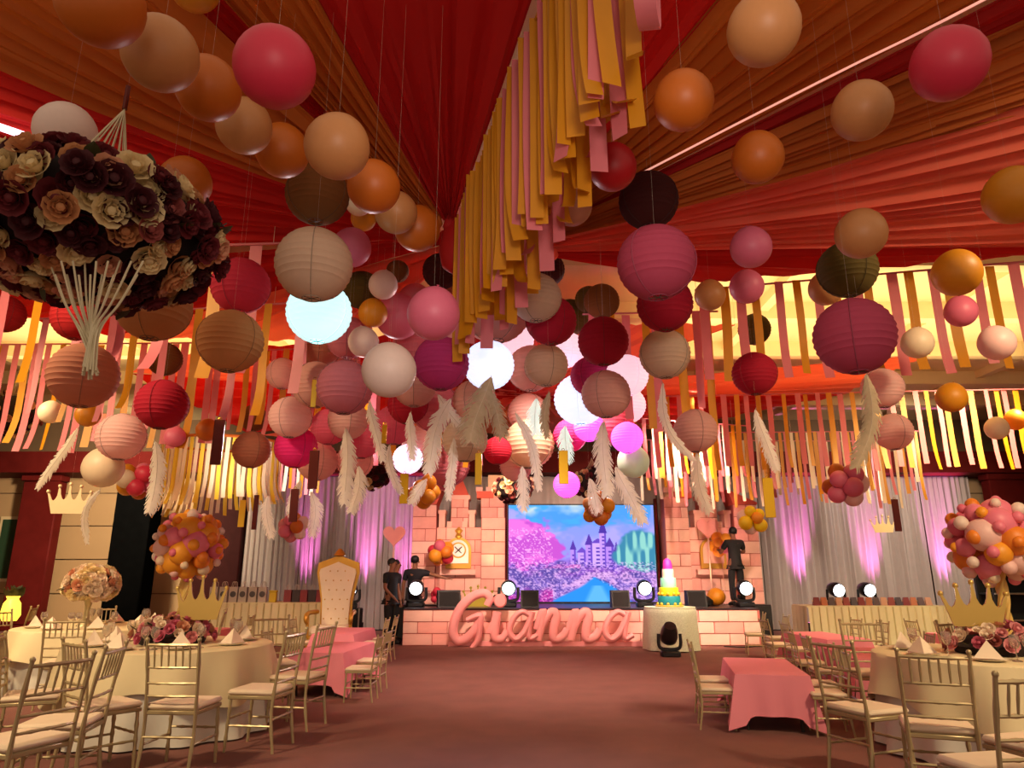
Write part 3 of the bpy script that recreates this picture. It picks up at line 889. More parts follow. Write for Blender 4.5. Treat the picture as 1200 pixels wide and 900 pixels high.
# ---- feathers
M_fw = mat('feather_ivory', 'f2e8d6', 0.9, trans=0.45, var=0.08, vscale=30)
M_ft = mat('feather_tan', 'bca888', 0.9, trans=0.3, var=0.2, vscale=30)
M_fg = mat('feather_stage_glow', 'e8fff4', 0.9, emit=0.5, trans=0.2)  # emission imitates stage light caught by white feathers
M_quill = mat('quill', 'c8b89c', 0.7)
def feather(top, bot, wpx, dep, m, lab, bend=0.12, seed=0, tuft=True):
    rr = random.Random(seed * 7 + 3)
    a, b = at_d(top[0], top[1], dep), at_d(bot[0], bot[1], dep * rr.uniform(0.98, 1.02))
    wd = wpx / F * dep
    d = b - a
    sd = Vector((d.z, 0, -d.x)).normalized()
    L_ = d.length
    n = 26
    ph = rr.uniform(0, 6)
    path = [d * v + sd * (bend * L_ * math.sin(PI * v) + 0.02 * L_ * math.sin(5 * v + ph)) + Vector((0, 0.05 * L_ * math.sin(PI * v * 0.9), 0)) for v in [i / n for i in range(n + 1)]]
    t = thing('hanging_feather', lab, 'feather', tuple(a), group='feathers under the lanterns')
    sp = []
    for i in range(n):
        sp += [path[i], path[i].lerp(path[i + 1], 0.5)]
    sp.append(path[n])
    vs, fs = [tuple(p) for p in sp], []
    N2 = 2 * n
    for i in range(1, N2):
        v = i / N2
        wv = wd * 0.5 * (min(1, v / 0.2) ** 0.6) * (1 - 0.6 * max(0, (v - 0.7) / 0.3) ** 1.3)
        tg = (sp[i + 1] - sp[i - 1]).normalized()
        ds = (sp[i + 1] - sp[i]).length
        s_ = Vector((tg.z, 0, -tg.x)).normalized()
        for sg in (-1, 1):
            k_ = rr.uniform(0.75, 1.12)
            b0 = len(vs)
            c1 = sp[i] + s_ * (sg * wv * 0.55 * k_) + tg * (wv * 0.35) + Vector((0, wv * 0.06, 0))
            c2 = sp[i] + s_ * (sg * wv * k_) + tg * (wv * rr.uniform(0.9, 1.4)) + Vector((0, wv * 0.3 + rr.uniform(-.004, .004), 0))
            vs += [tuple(c1), tuple(c1 + tg * (ds * 1.7)), tuple(c2), tuple(c2 + tg * (ds * 0.9))]
            fs += [(i, i + 1, b0 + 1, b0), (b0, b0 + 1, b0 + 3, b0 + 2)]
    mb = MB()
    mb.add(vs[1:], [tuple(q - 1 for q in f_) for f_ in fs])
    obj('vane', mb, m, t)
    obj('quill', MB().tube([Vector((0, 0, 0.0))] + path[1:-4], [0.003] + [0.002] * (n - 5) + [0.001], 5), M_quill, t)
    HANG.append((t, a, 0.0))
    return t
FE = [
 ((576, 440), (553, 517), 34, 5.6, M_ft, 'big tan feather hanging in front of the bluish glowing lantern', 0.05),
 ((572, 455), (590, 512), 20, 5.9, M_ft, 'tan feather right behind the big one, tipped aside', 0.0),
 ((643, 458), (641, 512), 12, 6.0, M_ft, 'thin tan feather on the cord of the beige lantern', 0.05),
 ((628, 466), (627, 508), 20, 7.4, M_fg, 'short white feather with stage light painted into its colour', 0.0),
 ((663, 498), (663, 540), 18, 7.0, M_fg, 'white feather with a painted glow above a gold foil tag', 0.0),
 ((604, 482), (634, 573), 13, 6.4, M_fw, 'long pale feather sweeping down before the screen', -0.04),
 ((612, 545), (615, 598), 15, 6.8, M_fw, 'pale feather hanging over the screen corner', 0.02),
 ((530, 466), (500, 553), 22, 6.0, M_fw, 'wide pale feather slanting down in the middle of the cluster', 0.06),
 ((512, 462), (548, 510), 16, 6.5, M_fw, 'pale feather crossing behind the wide slanting one', 0.0),
 ((533, 512), (527, 585), 12, 6.4, M_fw, 'narrow pale feather above the castle spire', 0.03),
 ((405, 500), (405, 590), 20, 6.3, M_fw, 'long pale green tinted feather on the pale pink lantern', 0.0),
 ((420, 545), (412, 600), 18, 6.6, M_fw, 'pale feather low before the grey drapes', -0.06),
 ((434, 468), (448, 540), 14, 6.0, M_fw, 'silvery feather under the smooth greyish balloon', 0.03),
 ((482, 482), (482, 538), 13, 6.5, M_fw, 'feather on a pale cord above the violet lantern', 0.02),
 ((458, 520), (470, 578), 11, 6.6, M_fw, 'pale feather curving before the castle set tower', 0.12),
 ((500, 560), (482, 590), 14, 6.9, M_fw, 'short pale feather over the amber balloon on the castle tower', 0.02),
 ((316, 580), (317, 630), 14, 7.2, M_fw, 'white leaf shaped feather before the grey drape', 0.1),
 ((363, 575), (366, 628), 16, 7.2, M_fw, 'white feather beside the small hanging balloon bunch', -0.08),
 ((352, 562), (340, 604), 14, 7.4, M_fw, 'white feather behind the dark foil tag', 0.04),
 ((92, 500), (44, 573), 13, 6.0, M_fw, 'long white feather slanting before the dark red column', 0.04),
 ((180, 515), (172, 600), 20, 5.8, M_fw, 'thick white feather before the pink and orange bunch', -0.08),
 ((118, 572), (100, 636), 10, 6.2, M_fw, 'thin white feather under the cream balloon', 0.16),
 ((710, 492), (712, 580), 22, 6.6, M_fw, 'broad pale feather on the dusty beige lantern', 0.05),
 ((722, 545), (755, 612), 20, 6.8, M_fw, 'pale feather sweeping over the screen edge', 0.03),
 ((690, 560), (702, 600), 16, 7.0, M_fw, 'soft pale feather before the orange balloon bunch', 0.0),
 ((776, 447), (812, 540), 12, 6.2, M_fw, 'feather curving down from the beige lantern on the right', 0.1),
 ((815, 530), (832, 600), 18, 6.8, M_fw, 'pale feather hanging before the castle set heart', 0.03),
 ((886, 478), (912, 550), 16, 6.6, M_fw, 'pale feather among the streamers under the crimson lantern', 0.03),
 ((1016, 436), (1006, 548), 24, 4.9, M_ft, 'long grey feather hanging from the big rose lantern', -0.10),
]
for i, (tp, bt, wp, dp, m_, lb, bd) in enumerate(FE):
    feather(tp, bt, wp, dp, m_, lb, bd, i)

# ---- foil tags
M_foil = mat('dark_foil', '5a1a10', 0.25, metal=0.6)
M_gold = mat('gold_foil', 'd6a520', 0.25, metal=0.7)
M_gem = mat('gold_bright', 'f2c030', 0.3, metal=0.4)
def foil(px, y0, y1, wpx, dep, m, lab):
    a = at_d(px, y0, dep)
    h = (at_d(px, y0, dep) - at_d(px, y1, dep)).length
    wd = wpx / F * dep / 2
    t = thing('foil_tag', lab, 'tag', tuple(a), rng.uniform(-0.3, 0.3), group='foil tags on cords')
    obj('plate', MB().bbox(-wd, wd, -0.006, 0.006, -h, 0, 0.003), m, t)
    obj('eyelet', MB().tube([(0.012 * math.cos(q), 0, 0.01 + 0.012 * math.sin(q)) for q in [2 * PI * k / 10 for k in range(11)]], 0.003, 5), M_gold, t)
    HANG.append((t, a + Vector((0, 0, 0.02)), 0.0))
for e in ((258, 492, 545, 12, 6.4, M_foil, 'dark red foil tag before the fringe drum'), (369, 528, 573, 12, 6.0, M_foil, 'dark red foil tag under the hot pink lantern'),
          (346, 573, 611, 10, 7.4, M_foil, 'dark red foil tag above the small hanging balloon bunch'), (301, 580, 620, 6, 8.6, M_foil, 'thin dark foil tag beside the maroon column'),
          (561, 531, 568, 8, 6.0, M_gem, 'bright gold foil tag over the castle set'), (660, 528, 567, 11, 6.6, M_gold, 'gold foil tag over the screen, beneath a glowing feather'),
          (899, 560, 606, 12, 7.6, M_gold, 'gold foil tag by the castle end on the right'), (1048, 585, 622, 8, 8.2, M_foil, 'brown foil tag before the grey drapes on the right'),
          (285, 586, 617, 8, 8.8, M_gem, 'gold foil tag left of the grey drapes'), (369, 445, 478, 6, 6.2, M_gem, 'narrow gold foil tag in front of the dusty pink lantern'),
          (451, 498, 520, 6, 6.0, M_gold, 'little gold foil tag before the pink seamed lantern'), (474, 555, 590, 10, 7.2, M_gold, 'gold foil tag before the castle set tower')):
    foil(*e)

# ---- small balloon bunches that hang
BB = {}
def bal(c):
    return balloon_mesh(c)[0]
def bunch(px, py, rpx, dep, cols, lab, n=8, seed=0, group='small balloon bunches', hang=True, name='balloon_bunch', flat=1.0):
    rr = random.Random(seed)
    p = at_d(px, py, dep)
    rad = rpx / F * dep
    t = thing(name, lab, 'balloon bunch', tuple(p), group=group)
    for k in range(n):
        z = 1 - 2 * (k + 0.5) / n
        a = k * 2.4 + seed
        q = Vector((math.sqrt(1 - z * z) * math.cos(a), math.sqrt(1 - z * z) * math.sin(a), z * flat)) * rad * 0.62
        s = rad * rr.uniform(0.36, 0.5)
        put('balloon', bal(cols[k % len(cols)]), t, tuple(q), (rr.uniform(-1, 1), rr.uniform(-1, 1), 0), s)
    obj('tie', MB().ball((0, 0, 0), rad * 0.2, 8, 6), M_string, t)
    if hang: HANG.append((t, p + Vector((0, 0, rad * 0.1)), rad * 0.3))
    return t
bunch(160, 563, 23, 8.0, ['pink', 'amber', 'redpink', 'orange', 'cream'], 'pink and orange balloon bunch behind the thick white feather', 9, 1)
bunch(344, 618, 18, 9.5, ['amber', 'pink', 'white', 'mauve', 'orange'], 'small yellow, pink and white balloon bunch hanging under a dark tag', 9, 2)
bunch(990, 568, 26, 9.0, ['orange', 'pink', 'amber', 'pink', 'palepink'], 'orange and pink balloon bunch hanging among streamers on the right', 10, 3)
bunch(882, 609, 17, 11.0, ['lemon', 'lemon', 'white', 'sun', 'lemon'], 'yellow and white balloon bunch before the castle end', 8, 4)
bunch(700, 596, 20, 8.6, ['orange', 'terracotta', 'peach', 'amber'], 'orange and salmon balloon bunch before the top of the screen', 9, 5)
bunch(496, 576, 20, 9.6, ['amber', 'orange', 'amber'], 'amber balloon bunch before the castle tower', 7, 6)

# ---- cut-out crowns that hang
M_crown = mat('crown_gold', 'c9a95c', 0.35, metal=0.5)
M_crownp = mat('crown_pale', 'd8bf94', 0.5, metal=0.15)
def crown_outline(wd, h, n=5):
    pts = [(-wd * 0.36, 0), (wd * 0.36, 0)]
    tips = []
    xs_ = [wd * (0.5 - i / (n - 1)) for i in range(n)]
    for i, x in enumerate(xs_):
        hh = h * (0.74 + 0.26 * math.cos(x / wd * PI))
        pts.append((x + 0.016 * wd, hh - 0.02 * h)); pts.append((x - 0.016 * wd, hh - 0.02 * h))
        tips.append((x, hh))
        if i < n - 1:
            xm = (x + xs_[i + 1]) / 2
            for f in (0.16, 0.32, 0.5, 0.68, 0.84):
                xx = x + (xs_[i + 1] - x) * f
                pts.append((xx * 0.95, h * (0.40 + 0.07 * math.cos(xm / wd * PI) + 1.6 * (f - 0.5) ** 2)))
    return pts, tips
def crown(name, lab, p, wd, h, m, yaw, group, th=0.02):
    t = thing(name, lab, 'crown', tuple(p), yaw, group)
    pts, tips = crown_outline(wd, h)
    obj('plate', MB().prism(pts, -th / 2, th / 2), m, t, smooth=False)
    for x, z in tips:
        obj('ball_tip', MB().ball((x, 0, z), wd * 0.048, 10, 8), m, t)
    return t
def hang_crown(px, py, wpx, dep, lab, yaw):
    p = at_d(px, py, dep)
    c = crown('cutout_crown', lab, p, wpx / F * dep, wpx / F * dep * 0.75, M_crownp, yaw, 'hanging cut-out crowns', 0.015)
    HANG.append((c, Vector(p) + Vector((0, 0, wpx / F * dep * 0.75)), 0.0))
hang_crown(78, 602, 46, 9.0, 'pale cut-out crown hanging before the tan wall', 0.2)
hang_crown(1036, 624, 26, 11.0, 'pale cut-out crown hanging before the grey drapes', -0.3)

# ================================================================== flowers
def rose_mesh(name, m, seed):
    rr = random.Random(seed)
    mb = MB()
    mb.lathe([(0.12, -0.1), (0.3, 0.1), (0.26, 0.42), (0.1, 0.5)], 7)
    for ring, (n, rad, h, op) in enumerate(((4, 0.40, 0.66, 0.02), (5, 0.66, 0.62, 0.10), (6, 0.94, 0.50, 0.42))):
        for k in range(n):
            a0 = 2 * PI * k / n + ring * 0.5 + rr.uniform(-.2, .2)
            rows = []
            for i in range(4):
                v = i / 3
                row = []
                for j in range(4):
                    u = (j / 3 - 0.5)
                    a = a0 + u * 1.9 / (1 + 0.25 * ring) * (0.6 + 0.6 * v)
                    rr_ = rad * (0.35 + 0.65 * v ** 0.7) + op * 0.2 * v * v - 0.12 * (abs(u) * 2) ** 2 * v
                    z = -0.2 + (h + 0.2) * v - op * 0.35 * v * v * v - 0.16 * (abs(u) * 2) ** 2 * v
                    row.append((rr_ * math.cos(a), rr_ * math.sin(a), z))
                rows.append(row)
            mb.grid(rows)
    return mb.mesh(name, m)
ROSE = {}
def rose(c, hexc):
    if c not in ROSE:
        m = mat('petal_' + c, hexc, 0.7, trans=0.2, var=0.2, vscale=5)
        ROSE[c] = [rose_mesh('rose', m, 3 + i) for i in range(2)]
    return ROSE[c]
FCOL = dict(burgundy='4a0d16', wine='6a1820', cream='e6cf9a', blush='d89a78', tan='c98a58', dusk='9a4a44', pinkf='e0959a', ivoryf='f0d8c0', rosef='c8607a')
def leaf_mesh(m):
    rows = []
    for i in range(6):
        v = i / 5
        wv = 0.32 * math.sin(PI * min(1, v * 0.95 + 0.05)) + 0.01
        rows.append([(-wv, 0.15 * v * v + 0.06, v), (0, 0.15 * v * v, v), (wv, 0.15 * v * v + 0.06, v)])
    return MB().grid(rows).mesh('leaf', m)
M_leaf = mat('leaf_green', '3c3a18', 0.6, trans=0.15, var=0.3)
LEAF = leaf_mesh(M_leaf)
LEAFR = leaf_mesh(mat('leaf_burgundy', '3a0c10', 0.6, var=0.3))
def flower_ball(t, rx, rz, n, size, cols, seed, leaves=0, zmin=-1.0, z0=0.0):
    rr = random.Random(seed)
    for k in range(n):
        z = 1 - (1 - zmin) * (k + 0.5) / n
        a = k * 2.39996 + rr.uniform(-.15, .15)
        q = Vector((math.sqrt(max(0, 1 - z * z)) * math.cos(a), math.sqrt(max(0, 1 - z * z)) * math.sin(a), z))
        p = Vector((q.x * rx, q.y * rx, q.z * rz)) * rr.uniform(0.9, 1.04)
        d = (q + Vector((rr.uniform(-.3, .3), rr.uniform(-.3, .3), rr.uniform(-.3, .3)))).normalized()
        c = rr.choice(cols)
        p.z += z0
        put('rose', rr.choice(rose(c, FCOL[c])), t, tuple(p), d.to_track_quat('Z', 'Y').to_euler(), size * rr.uniform(0.8, 1.2))
    for k in range(leaves):
        q = Vector((rr.gauss(0, 1), rr.gauss(0, 1), rr.gauss(0, 0.7))).normalized()
        if q.z < zmin: continue
        p = Vector((q.x * rx, q.y * rx, q.z * rz)) * 0.97 + Vector((0, 0, z0))
        put('leaf', rr.choice((LEAF, LEAFR)), t, tuple(p), (q + Vector((rr.uniform(-.6, .6), rr.uniform(-.6, .6), rr.uniform(-.4, .6)))).to_track_quat('Z', 'Y').to_euler(), size * rr.uniform(1.0, 1.7))
M_core = mat('flower_core', '1c0a08', 0.9)
M_stem = mat('pale_stem', 'cfc3a0', 0.6)
def hanging_flowers(px, py, rxp, rzp, dep, n, size, cols, lab, seed, leaves=30, stems=True, toppx=None, botpx=None):
    p = at_d(px, py, dep)
    rx, rz = rxp / F * dep, rzp / F * dep
    t = thing('flower_chandelier', lab, 'flowers', tuple(p), group='hanging flower chandeliers')
    obj('core', MB().ball((0, 0, 0), rx * 0.93, 20, 12, rz / rx), M_core, t)
    flower_ball(t, rx, rz, n, size, cols, seed, leaves)
    top = Vector((0, 0.0, rz * 1.75))
    if toppx: top = at_y(*toppx, p.y) - p
    for k in range(16):
        a = 2 * PI * k / 16
        e = Vector((rx * 0.42 * math.cos(a), rx * 0.42 * math.sin(a), rz * 0.86))
        obj('suspension_wire', MB().tube(smooth_path([e, e * 0.55 + Vector((0, 0, rz * 0.62)), top], 4), 0.0025, 5), M_stem, t)
    obj('cord', MB().tube([top, top + Vector((0, 0, 0.12))], 0.012, 6), M_foil, t)
    HANG.append((t, p + top + Vector((0, 0, 0.1)), 0.0))
    if stems:
        rr = random.Random(3)
        bot = at_y(*botpx, p.y - 0.42) - p
        for k in range(17):
            a = 2 * PI * k / 17
            s0 = at_y(58 + 110 * k / 16, 306 + 16 * (k % 2), p.y - 0.22 - 0.12 * (k % 3)) - p
            e = bot + Vector((0.024 * math.cos(a), 0.024 * math.sin(a), rr.uniform(-0.02, 0.02)))
            m1 = at_y(106 + (k - 8) * 1.6, 388, p.y - 0.40) - p + Vector((0, 0.02 * math.sin(a), 0))
            mm = s0.lerp(m1, 0.5) + Vector((0, 0, -0.02))
            obj('stem', MB().tube(smooth_path([s0, mm, m1, e], 5), 0.0038, 5), M_stem, t)
    return t
hanging_flowers(104, 272, 144, 72, 3.05, 330, 0.060, ['burgundy', 'burgundy', 'wine', 'cream', 'blush', 'tan', 'dusk', 'cream', 'wine'], 'big hanging bouquet of burgundy and cream roses with pale stems', 11, 40, toppx=(146, 128), botpx=(106, 437))
for px, py, lab, sd in ((14, 486, 'far burgundy flower ball behind the streamers at the left edge', 1), (434, 556, 'far burgundy flower ball over the grey drapes', 2),
                        (602, 572, 'far burgundy flower ball above the screen corner', 3), (694, 566, 'far burgundy flower ball above the middle of the screen', 4)):
    hanging_flowers(px, py, 30 if px < 100 else 22, 24 if px < 100 else 17, 13.5, 46, 0.075, ['burgundy', 'wine', 'blush', 'cream', 'dusk'], lab, 20 + sd, 8, stems=False)

# ---- cords up to whatever is above
bpy.context.view_layer.update()
SOLIDS = [(q[0], q[1]) for q in PLACED]
for t, a, r0 in HANG:
    ztop = CEIL
    hit = _bvh.ray_cast(a + Vector((0, 0, 0.015)), Vector((0, 0, 1)))
    if hit[0] is not None and hit[0].z < ztop: ztop = hit[0].z - 0.012
    for c, rad in SOLIDS:
        dx = math.hypot(c.x - a.x, c.y - a.y)
        if dx < rad * 0.7 and c.z > a.z + 0.02:
            zz = c.z - math.sqrt(max(0, rad * rad - dx * dx)) * 0.945
            if zz > a.z and zz < ztop: ztop = zz - 0.008
    ln = ztop - a.z
    if ln < 0.03: continue
    sc = t.scale[0]
    inv = t.matrix_world.inverted()
    s = put('string', STR, None, tuple(a), (0, 0, 0))
    s.parent = t
    s.matrix_parent_inverse = inv
    s.scale = (1, 1, ln)
    KIDS.setdefault(t.name, []).append(s)
# ================================================================== stage
YS = 15.1                                     # front of the stage
SX0, SX1, SH = -2.21, 5.04, 0.72
BR = {}
def brick_unit(name, m):
    if name not in BR:
        BR[name] = MB().bbox(-0.5, 0.5, -0.5, 0.5, -0.5, 0.5, 0.022).mesh('brick', m)
    return BR[name]
M_pk = [mat('pink_brick_a', 'f4b8aa', 0.8, var=0.16, vscale=1.6), mat('pink_brick_b', 'f6c4b4', 0.8, var=0.16, vscale=1.6), mat('pink_brick_c', 'f0a89c', 0.8, var=0.16, vscale=1.6)]
M_pm = mat('pink_mortar', 'c87068', 0.85)
M_pt = mat('pink_tile_roof', 'e0604e', 0.75)
M_ptrim = mat('pink_trim', 'f4bcae', 0.75)
def bricks(par, x0, x1, z0, z1, y, rows, bw, seed, dpt=0.03, gap=0.018):
    rr = random.Random(seed)
    rh = (z1 - z0) / rows
    for r_ in range(rows):
        x = x0 - (bw * 0.5 if r_ % 2 else 0)
        while x < x1 - 1e-4:
            a, b = max(x, x0), min(x + bw, x1)
            if b - a > 0.06:
                q = rr.randrange(3)
                put('brick', brick_unit(q, M_pk[q]), par, ((a + b) / 2, y - dpt / 2 + rr.uniform(0, 0.005), z0 + (r_ + 0.5) * rh), scale=(b - a - gap, dpt, rh - gap))
            x += bw
t = thing('stage', 'low black stage with a front faced in pink blocks', 'stage', ((SX0 + SX1) / 2, YS, 0))
hw = (SX1 - SX0) / 2
M_deck = mat('stage_deck', '2a2026', 0.35, var=0.2)
for a_, b_, c_, d_ in ((-hw, -hw + 0.75, 0.08, 0.95), (-hw + 0.75, hw, 0.08, 1.75), (-hw - 0.4, hw + 0.85, 1.75, 3.6)):
    obj('platform', MB().box(a_, b_, c_, d_, 0.0, SH - 0.03), M_dark, t, smooth=False)
    obj('deck', MB().bbox(a_, b_, c_ - (0.08 if c_ < 1 else 0), d_, SH - 0.03, SH, 0.008), M_deck, t, smooth=False)
obj('front_board', MB().box(-hw, hw, 0.03, 0.08, 0.0, SH - 0.03), M_pm, t, smooth=False)
bricks(t, -hw, hw, 0.01, SH - 0.035, 0.03, 3, 0.60, 4)
# script name in front of the stage
M_let = mat('pink_letters', 'ee9a9a', 0.55, var=0.05)
LY = 14.86
sg = thing('script_sign', 'large pink script lettering standing against the stage front', 'sign', (at_y(640, 735, LY).x, LY, 0))
def letter(strokes, w=6.2, name='letter'):
    mb = MB()
    for st in strokes:
        P = [at_y(x, y, LY) for x, y in st]
        P = smooth_path([(p.x - sg.location.x, 0, p.z) for p in P], 5)
        n = len(P)
        rad = [w / F * depth((0, LY, 0.4)) * (0.78 + 0.22 * math.sin(PI * i / (n - 1))) for i in range(n)]
        mb.tube(P, rad, 10, 0.75)
    obj(name, mb, M_let, sg)
letter([[(571, 710), (574, 701), (567, 695), (554, 699), (541, 711), (533, 727), (531, 742), (537, 751), (548, 747), (558, 735), (563, 722)],
        [(547, 727), (556, 723), (563, 722), (562, 735), (560, 750), (553, 760)]], 5.6)
letter([[(574, 742), (580, 728), (583, 717), (580, 735), (580, 747), (588, 748), (595, 740)]], 5.2)
c_ = at_y(586, 704, LY)
obj('letter_dot', MB().lathe([(0.02, -0.06), (0.11, -0.06), (0.135, -0.02), (0.135, 0.02), (0.11, 0.06), (0.02, 0.06)], 20), M_let, sg, loc=(c_.x - sg.location.x, 0, c_.z), rot=(PI / 2, 0, 0))
def let_a(x): return [[(x + 22, 722), (x + 12, 717), (x + 2, 725), (x - 3, 740), (x + 4, 749), (x + 13, 743), (x + 20, 730), (x + 24, 717), (x + 20, 735), (x + 21, 748), (x + 30, 744)]]
def let_n(x): return [[(x, 738), (x + 5, 722), (x + 8, 718), (x + 5, 735), (x + 2, 750)], [(x + 3, 742), (x + 10, 726), (x + 18, 717), (x + 23, 722), (x + 20, 737), (x + 21, 748), (x + 30, 746), (x + 36, 737)]]
letter(let_a(600), 5.4); letter(let_n(629), 5.4); letter(let_n(667), 5.4); letter(let_a(712), 5.4)
obj('back_rail', MB().bbox(-1.95, 1.95, 0.09, 0.13, 0.0, 0.10, 0.01), M_let, sg)

# ---- LED screen with its painted landscape
NU, NV = 240, 164
U, V = np.meshgrid(np.linspace(0, 1, NU), np.linspace(0, 1, NV))
def vnoise(u, v, s, seed):
    r_ = np.random.RandomState(seed)
    g = r_.rand(40, 40)
    x, y = (u * s) % 38, (v * s) % 38
    xi, yi = x.astype(int), y.astype(int)
    fx, fy = x - xi, y - yi
    fx, fy = fx * fx * (3 - 2 * fx), fy * fy * (3 - 2 * fy)
    return (g[yi, xi] * (1 - fx) + g[yi, xi + 1] * fx) * (1 - fy) + (g[yi + 1, xi] * (1 - fx) + g[yi + 1, xi + 1] * fx) * fy
n1 = vnoise(U, V, 7, 1) * 0.5 + vnoise(U, V, 15, 2) * 0.3 + vnoise(U, V, 32, 3) * 0.2
n2 = vnoise(U, V, 11, 4) * 0.5 + vnoise(U, V, 24, 5) * 0.3 + vnoise(U, V, 37, 6) * 0.2
img = np.zeros((NV, NU, 3))
def C3(h): return np.array([int(h[i:i + 2], 16) / 255 for i in (0, 2, 4)])
def over(mask, col):
    m = np.clip(mask, 0, 1)[..., None]
    img[:] = img * (1 - m) + np.asarray(col) * m
sky = V[..., None]
img[:] = C3('7c9cf4') * (1 - sky) + C3('b08cf6') * sky
over(np.clip((n1 - 0.48) * 5, 0, 1) * (V < 0.55) * 0.7, C3('b9a8fb'))
over(np.clip((0.26 - V + 0.22 * (n2 - 0.5) - 0.15 * np.abs(U - 0.42)) * 12, 0, 1) * (U > 0.12) * (U < 0.98), C3('4f9af0'))
over(np.clip((0.10 - V + 0.2 * (n1 - 0.5)) * 10, 0, 1) * (U > 0.1) * (U < 0.62), C3('dfe4d8'))
over(np.clip((n2 - 0.55) * 6, 0, 1) * (V < 0.2), C3('4aa6f0'))
# distant hills and undergrowth
over(np.clip((V - 0.55 + 0.16 * (n1 - 0.5)) * 14, 0, 1), C3('9464cc'))
over(np.clip((n2 - 0.5) * 5, 0, 1) * (V > 0.52), C3('b060d8'))
over(np.clip((n1 - 0.55) * 7, 0, 1) * (V > 0.58), C3('5c48a4'))
over(np.clip((n2 - 0.6) * 7, 0, 1) * (V > 0.62) * (U < 0.45), C3('e060c0'))
# storybook towers with cone roofs (plain stand-in)
def tower(u, w_, top, base, col, roof, rh):
    over(((np.abs(U - u) < w_) & (V > top) & (V < base)).astype(float), C3(col))
    over(((np.abs(U - u) < w_ * 0.35) & (V > top + .03) & (V < base) & ((V * 26 % 1) > 0.55)).astype(float), C3('5a3fb0'))
    over(((U - u > w_ * 0.4) & (U - u < w_) & (V > top) & (V < base)).astype(float), C3('6f4cc4'))
    over(((np.abs(U - u) < (V - (top - rh)) / rh * w_ * 1.25) & (V <= top) & (V > top - rh)).astype(float), C3(roof))
for e in ((0.44, 0.018, 0.47, 0.70, 'b78af0', '5a3aa8', 0.10), (0.50, 0.03, 0.50, 0.72, 'c79cf6', '6f4cc4', 0.06), (0.55, 0.024, 0.42, 0.72, 'bb8cf2', '5a3aa8', 0.12), (0.61, 0.04, 0.40, 0.73, 'd2a8fa', '6a48c0', 0.05),
          (0.645, 0.024, 0.30, 0.73, 'c496f6', '4f36a4', 0.16), (0.69, 0.028, 0.44, 0.73, 'b888f0', '5a3aa8', 0.10), (0.735, 0.017, 0.50, 0.72, 'a878e4', '5a3aa8', 0.12)):
    tower(*e)
over(np.clip((V - 0.66 + 0.14 * (n2 - 0.5)) * 20, 0, 1) * (V < 0.8) * (U > 0.38) * (U < 0.82), C3('8a54c0'))
over(np.clip((n1 - 0.54) * 9, 0, 1) * (V > 0.62) * (V < 0.8), C3('d070c8'))
# pink tree and teal willow
r1 = np.hypot((U - 0.13) / 0.25, (V - 0.40) / 0.26) + 0.9 * (n2 - 0.5)
over(np.clip((1 - r1) * 7, 0, 1), C3('c654cc'))
over(np.clip((1 - r1) * 7, 0, 1) * np.clip((n1 - 0.46) * 8, 0, 1), C3('ee74dc'))
r2 = np.hypot((U - 0.95) / 0.24, (V - 0.48) / 0.24) + 0.5 * (n1 - 0.5)
over(np.clip((1 - r2) * 6, 0, 1), C3('3f86a8'))
over(np.clip((1 - r2) * 6, 0, 1) * np.clip(vnoise(U, V * 0.15, 36, 9) * 6 - 3, 0, 1), C3('8fd0c8'))
# ground, shrubs and river
over(np.clip((V - 0.72 + 0.1 * (n1 - 0.5)) * 16, 0, 1), C3('8a6cc8'))
over(np.clip((n2 - 0.5) * 7, 0, 1) * (V > 0.7), C3('cf9ade'))
over(np.clip((n1 - 0.56) * 9, 0, 1) * (V > 0.66), C3('6a54ac'))
over(np.clip((V - 0.86 + 0.1 * (n2 - 0.5)) * 14, 0, 1) * (U < 0.3), C3('c23aa6'))
riv = (V - 0.76) / 0.24
over(np.clip((0.03 + 0.25 * np.clip(riv, 0, 1) - np.abs(U - 0.58 - 0.02 * np.sin(riv * 5))) * 40, 0, 1) * (V > 0.75), C3('2f8eea'))
over(np.clip((0.02 + 0.08 * np.clip(riv, 0, 1) - np.abs(U - 0.60)) * 30, 0, 1) * (V > 0.84) * 0.7, C3('74c2f6'))
fine = vnoise(U * 3 % 1, V * 3 % 1, 37, 11)
over(np.clip((fine - 0.62) * 6, 0, 1) * (V > 0.24) * (U < 0.3) * (V < 0.62) * np.clip((1 - r1) * 5, 0, 1), C3('f7a8ee'))
over(np.clip((fine - 0.6) * 6, 0, 1) * (V > 0.6) * (np.abs(U - 0.58) > 0.3 * np.clip(riv, 0, 1)) * 0.7, C3('e8b8f0'))
over(np.clip((0.36 - fine) * 6, 0, 1) * (V > 0.6) * (np.abs(U - 0.58) > 0.3 * np.clip(riv, 0, 1)) * 0.6, C3('43307c'))
YL = 17.55
pa, pb = at_y(596, 592, YL), at_y(771, 706, YL)
scr = thing('led_screen', 'large lit screen showing a violet storybook landscape', 'screen', ((pa.x + pb.x) / 2, YL, SH))
sw, sh = (pb.x - pa.x), pa.z - SH - 0.04
me = bpy.data.meshes.new('display')
vs = [(-sw / 2 + sw * i / (NU - 1), -0.004, 0.04 + sh * (1 - j / (NV - 1))) for j in range(NV) for i in range(NU)]
me.from_pydata(vs, [], [(j * NU + i, (j + 1) * NU + i, (j + 1) * NU + i + 1, j * NU + i + 1) for j in range(NV - 1) for i in range(NU - 1)])
ca = me.color_attributes.new('picture', 'FLOAT_COLOR', 'POINT')
li = np.where(img <= 0.04045, img / 12.92, ((img + 0.055) / 1.055) ** 2.4)
ca.data.foreach_set('color', np.concatenate([li, np.ones((NV, NU, 1))], 2).astype(np.float32).ravel())
ms = bpy.data.materials.new('display')
ms.use_nodes = True
